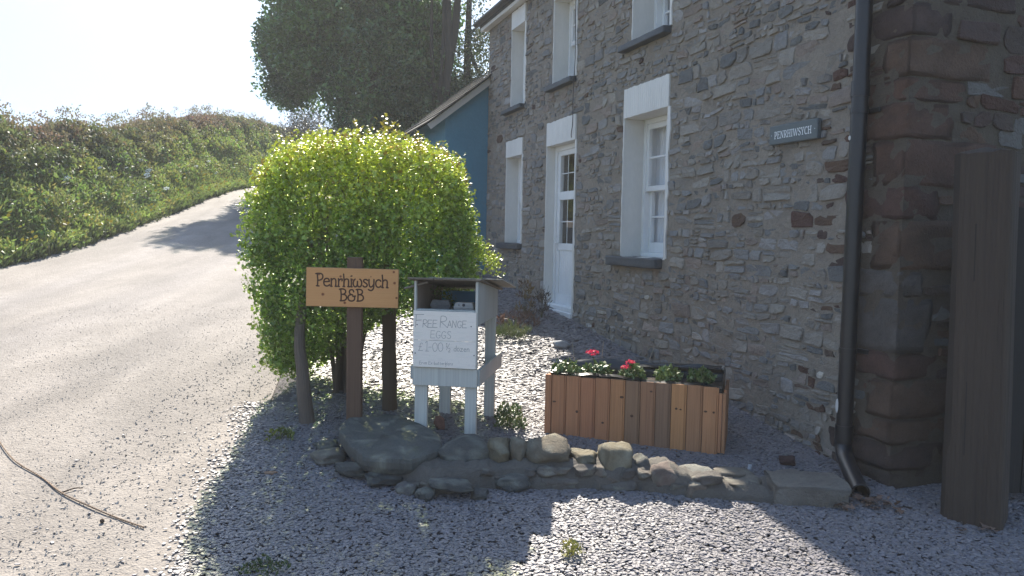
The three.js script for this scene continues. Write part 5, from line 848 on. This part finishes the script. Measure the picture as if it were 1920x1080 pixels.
    scatter('leaves', cluster(rng(60), 5, 0.02, 0.036, 0.026, { lobes: false, flat: 0.8 }), gm, it, pt);
    part('stems', join([0, 1, 2, 3, 4].map(i => tube([[0, -0.02, 0], [rad * 0.4 * Math.cos(i * 1.3), ht * 0.4, rad * 0.4 * Math.sin(i * 1.3)], [rad * 0.7 * Math.cos(i * 1.3), ht * 0.8, rad * 0.7 * Math.sin(i * 1.3)]], [0.004, 0.003, 0.002], 5, 3))), std({ color: lin(0.07, 0.1, 0.03), roughness: 0.9 }), pt, 'stuff');
    pt.rotation.y = 0; for (const [fx, fy, fz, fr] of flowers) {
      const mm = new MB(), FR = rng(70 + Math.round(fx * 99)); for (let i = 0; i < 46; i++) { const d = rv(FR); d.y = Math.abs(d.y) * 0.8 - 0.1; const c = new THREE.Vector3(d.x * fr * 1.25, d.y * fr * 0.8, d.z * fr), nn = rv(FR); nn.sub(d.clone().multiplyScalar(nn.dot(d))).normalize(); leafBlade(mm, c, rv(FR), d.normalize(), fr * 0.5, fr * 0.55, null, false); }
      const g = mm.geo(true); g.translate(fx, fy, fz); part('flower_head', g, new THREE.MeshPhysicalMaterial({ color: lin(0.75, 0.045, 0.11), roughness: 0.8, transmission: 0.35, thickness: 0, side: THREE.DoubleSide }), pt);
      part('flower_stalk', tube([[0, 0, 0], [fx * 0.6, fy * 0.6, fz * 0.6], [fx, fy - 0.005, fz]], [0.003, 0.0022, 0.002], 5, 4), std({ color: lin(0.08, 0.11, 0.03), roughness: 0.9 }), pt);
    }
  };
  pot(-0.52, -0.1, 'leafy planter plant without flowers at the far left of the wooden planter', 60, 0.13, 0.115, []);
  pot(-0.3, -0.14, 'planter geranium with the tall pink flower head, second from the left', 58, 0.15, 0.11, [[-0.035, 0.2, 0, 0.036]]);
  pot(-0.02, -0.12, 'planter geranium with the low pink flowers, in the middle of the planter', 62, 0.14, 0.095, [[-0.06, 0.115, 0.02, 0.027], [-0.025, 0.15, 0.0, 0.025]]);
  pot(0.24, -0.14, 'bushy green planter plant without flowers, second from the right', 64, 0.14, 0.1, []);
  pot(0.48, -0.12, 'leafy planter plant at the right end beside the dark liner', 60, 0.15, 0.09, []);
}

// ---------------------------------------------------------------- small growth, stones and litter
{
  const R = rng(808), gm = leafMat(0.4);
  const tuft = (x, d, name, label, cat, n, ht, rad, c0, c1, L = 0.04, W = 0.022) => { const t = thing(name, V(x, gh(x, d), d), 0, label, cat), it = []; for (let i = 0; i < n; i++) { const a = R() * 6.283, r = rad * Math.sqrt(R()); it.push([r * Math.cos(a), 0.02 + ht * R() * (1 - 0.5 * r / rad), r * Math.sin(a), 0.7 + 0.5 * R(), mixc(c0, c1, R()), [R() * 0.8, R() * 6, R() * 0.8]]); } scatter('leaves', cluster(rng(61), 6, 0.025, L, W, { up: 0.6, flat: 0.3 }), gm, it, t); part('stems', join([0, 1, 2, 3].map(i => tube([[0, -0.02, 0], [rad * 0.3 * Math.cos(i * 1.7), ht * 0.5, rad * 0.3 * Math.sin(i * 1.7)], [rad * 0.6 * Math.cos(i * 1.7), ht, rad * 0.6 * Math.sin(i * 1.7)]], [0.004, 0.003, 0.0015], 5, 3))), std({ color: lin(0.08, 0.08, 0.04), roughness: 0.9 }), t, 'stuff'); return t; };
  tuft(0.0, 6.1, 'young_plant', 'pale green leafy plant in the gravel right of the egg stall legs', 'plant', 60, 0.2, 0.11, [0.1, 0.17, 0.05], [0.22, 0.25, 0.09]);
  tuft(-0.01, 9.0, 'grass_tuft', 'yellowish green grassy tuft in the gravel behind the egg stall', 'plant', 70, 0.14, 0.24, [0.1, 0.15, 0.04], [0.2, 0.22, 0.08], 0.1, 0.012);
  tuft(0.02, 9.6, 'brown_plant', 'reddish brown dried plant spreading behind the grassy tuft', 'plant', 70, 0.18, 0.3, [0.14, 0.07, 0.045], [0.22, 0.12, 0.08], 0.09, 0.012);
  tuft(0.17, 10.3, 'leaning_plant', 'thin reddish plant with orange tipped leaves before the cottage wall', 'plant', 46, 0.5, 0.12, [0.12, 0.05, 0.03], [0.26, 0.17, 0.05], 0.07, 0.018);
  tuft(0.38, 10.1, 'dark_plant', 'dark dead stalks beside the white door threshold', 'plant', 36, 0.42, 0.14, [0.05, 0.035, 0.028], [0.08, 0.055, 0.04], 0.07, 0.014);
  tuft(0.34, 4.1, 'gravel_weed', 'small yellow flowered weed in the sunlit gravel near the camera', 'plant', 14, 0.05, 0.06, [0.16, 0.19, 0.05], [0.4, 0.36, 0.05], 0.03, 0.014);
  tuft(-1.68, 5.75, 'shade_weed', 'small green weed in the shaded gravel left of the stone slab', 'plant', 20, 0.06, 0.09, [0.1, 0.14, 0.03], [0.3, 0.32, 0.04], 0.035, 0.018);
  tuft(-1.2, 3.85, 'low_moss_weed', 'low green weed in the shaded gravel at the bottom of the photo', 'plant', 24, 0.03, 0.12, [0.07, 0.11, 0.03], [0.12, 0.15, 0.05], 0.03, 0.014);
  const st = (name, x, d, w, h, dp, c, sd, label, yo = 0) => { const g = rock(w, h, dp, sd, 2, 0.5, 0.2); g.translate(0, 0, 0); const m = solo(name, g, std({ color: lin(...c), roughness: 0.95, map: rep(stoneMap, 6), bumpMap: rep(stoneBump, 8), bumpScale: 0.006 }), label, 'stone'); m.position.copy(V(x, gh(x, d) + h * 0.35 + yo, d)); return m; };
  st('brick_fragment', -0.53, 6.05, 0.1, 0.14, 0.08, [0.28, 0.14, 0.1], 41, 'broken reddish brick fragment standing between the front legs of the egg stall');
  st('white_stone', 0.55, 8.6, 0.2, 0.12, 0.12, [0.4, 0.41, 0.42], 42, 'pale angular stone on the dark soil at the cottage wall foot');
  st('pale_stone', 0.06, 9.15, 0.16, 0.07, 0.12, [0.5, 0.49, 0.47], 43, 'pale sunlit stone beside the brown dried plant');
  st('small_white_stone', 1.64, 5.35, 0.035, 0.06, 0.03, [0.55, 0.55, 0.56], 44, 'tiny white stone behind the right end of the low wall');
  st('broken_brick', 1.93, 5.45, 0.14, 0.09, 0.1, [0.06, 0.03, 0.026], 45, 'dark red broken brick at the downpipe foot behind the wall');
  st('tan_stone', -1.55, 5.12, 0.1, 0.025, 0.06, [0.32, 0.2, 0.13], 46, 'flat tan stone chip on the shaded gravel left of the slab');
  // fallen stick across the lane
  const P = [[-4.05, 6.05], [-3.7, 5.68], [-3.3, 5.25], [-2.95, 4.97], [-2.7, 4.74], [-2.4, 4.53], [-2.2, 4.41], [-2.0, 4.3]].map(([x, d], i) => [x, gh(x, d) + 0.007 + 0.002 * (i % 3), -d]);
  const sk = thing('fallen_stick', new THREE.Vector3(0, 0, 0), 0, 'long thin curved brown stick lying on the sunlit lane', 'stick'); part('stick', tube(P, [0.003, 0.0042, 0.005, 0.005, 0.0045], 9, 8), bark(0.55, 0.39, 0.27), sk);
  part('side_twig', tube([[P[4][0], P[4][1], P[4][2]], [P[4][0] + 0.05, P[4][1] + 0.01, P[4][2] - 0.06], [P[4][0] + 0.09, P[4][1] + 0.008, P[4][2] - 0.07]], [0.005, 0.004, 0.003], 6, 4), bark(0.2, 0.13, 0.085), sk); part('twig_knot', new THREE.SphereGeometry(0.013, 8, 6).translate(P[6][0] - 0.06, P[6][1], P[6][2] + 0.05), bark(0.18, 0.12, 0.08), sk);
  // dead leaves by the pipe shoe and gatepost
  const dl = []; for (let i = 0; i < 46; i++) { const c = R() < 0.65 ? [2.2, 4.78] : [2.7, 4.45], x = c[0] + 0.32 * (R() + R() - 1), d = c[1] + 0.18 * (R() + R() - 1); dl.push([x, gh(x, d) + 0.02 + 0.02 * R(), -d, 0.5 + 0.8 * R(), mixc([0.11, 0.06, 0.04], [0.17, 0.11, 0.08], R()), [(R() - 0.5) * 1, R() * 6, (R() - 0.5) * 1]]); }
  const lm = new MB(); leafBlade(lm, new THREE.Vector3(-0.03, 0, 0), new THREE.Vector3(1, 0, 0), new THREE.Vector3(0, 1, 0), 0.06, 0.045, null, true);
  tag(scatter(numbered('dead_leaves'), lm.geo(true), std({ roughness: 0.9, side: THREE.DoubleSide }), dl), 'dead brown leaves gathered round the downpipe shoe and gatepost', 'leaves', null, 'stuff');
  for (let i = 0; i < 3; i++) { /* thin dry stalks standing behind the planter */ const x = [0.58, 0.74, 1.04][i], d = [6.5, 6.55, 6.45][i]; const s = solo('dry_stalk', tube([[0, -0.03, 0], [0.03 * (i - 1), 0.25, 0.01], [0.1 * (i - 1) + 0.02, 0.58, 0.02]], [0.005, 0.004, 0.002], 5, 5), std({ color: lin(0.3, 0.27, 0.2), roughness: 0.9 }), ['thin dry stalk leaning left behind the left planter plant', 'thin dry upright stalk behind the tall pink geranium', 'thin pale dry stalk leaning right behind the planter middle'][i], 'stalk'); s.position.copy(V(x, gh(x, d), d)); }
}
// ---------------------------------------------------------------- slate chippings
{
  const chip = (seed) => { const R = rng(seed), m = new MB(), N = 6, top = [], bot = [], a0 = R() * 6; for (let i = 0; i < N; i++) { const a = a0 + (i + 0.5 * (R() - 0.5)) / N * 6.283, r = 0.7 + 0.45 * R(), x = Math.cos(a) * r, z = Math.sin(a) * r * 0.66; top.push([x * 0.86, 0.5 + 0.35 * (R() - 0.5), z * 0.86]); bot.push([x, -0.15, z]); } const T = top.map(p => m.v(...p)), B = bot.map(p => m.v(...p)); for (let i = 0; i < N; i++) { const j = (i + 1) % N; m.q(B[j], B[i], T[i], T[j]); } for (let i = 1; i < N - 1; i++) m.t(T[0], T[i + 1], T[i]); return m.geo(true); };
  const geos = [1, 2, 3, 4].map(i => chip(i * 19)), mat = std({ roughness: 0.52 }), R = rng(909), items = [[], [], [], []];
  const cols = [[.2, .184, .196], [.18, .167, .18], [.22, .203, .21], [.165, .156, .17], [.21, .19, .182], [.24, .222, .222]];
  const blocked = (x, d) => { const dx = x - C0[0], dd = d - C0[1], s = dx * Math.sin(TH) + dd * Math.cos(TH), v = dx * Math.cos(TH) - dd * Math.sin(TH); return v > 0.03 && s > -0.3; };
  const put = (x, d, k, lift = 0) => { const c = cols[Math.floor(R() * 6)], n = 0.66 + 0.36 * R(), s = k * (0.6 + 0.8 * R()); items[items.i = ((items.i || 0) + 1) % 4].push([x, gh(x, d) + 0.002 + 0.008 * R() + lift, -d, [s, s * (0.2 + 0.2 * R()), s], c.map(v => v * n), [(R() - 0.5) * 0.28, R() * 6.283, (R() - 0.5) * 0.28]]); };
  for (let i = 0; i < 205000; i++) { const d = lerp(2.7, 6.6, R()), x = lerp(-2.9, 4.2, R()); if (blocked(x, d)) continue; const e = -1.5 - 0.17 * (d - 3.6) + 0.14 * noise(d * 1.6, 3); const pr = smooth(e - 0.5, e + 0.15, x); if (R() > Math.pow(pr, 3.5) + 0.003) continue; put(x, d, 0.0138); }
  for (let i = 0; i < 56000; i++) { const d = lerp(6.5, 13.5, Math.pow(R(), 1.3)), x = lerp(-1.8 - (d - 6.5) * 0.22, 2.2, R()); if (blocked(x, d)) continue; put(x, d, 0.026); }
  const ch = new THREE.Group(); ch.name = 'slate_chippings'; scene.add(ch); tag(ch, 'loose purple grey slate chippings covering the ground before the cottage', 'gravel', null, 'stuff');
  items.forEach((it, i) => scatter('chips', geos[i], mat, it, ch));
  const grit = []; for (let i = 0; i < 15000; i++) { const d = lerp(2.9, 10.5, Math.pow(R(), 1.5)), x = lerp(along(roadL, d) + 3, -1.9, Math.pow(R(), 0.6)), s = (0.003 + 0.006 * Math.pow(R(), 3)) * (x > -2.9 ? 1.5 : 1); const c = mixc([.3, .27, .235], [.4, .36, .31], R()), n = 0.7 + 0.5 * R(); grit.push([x, gh(x, d) + 0.0015, -d, [s, s * 0.6, s], c.map(v => v * n), [R(), R() * 6, R()]]); }
  tag(scatter(numbered('road_grit'), geos[1], std({ roughness: 0.95 }), grit), 'fine loose grit scattered over the lane', 'grit', null, 'stuff');
}

renderer.render(scene, camera);
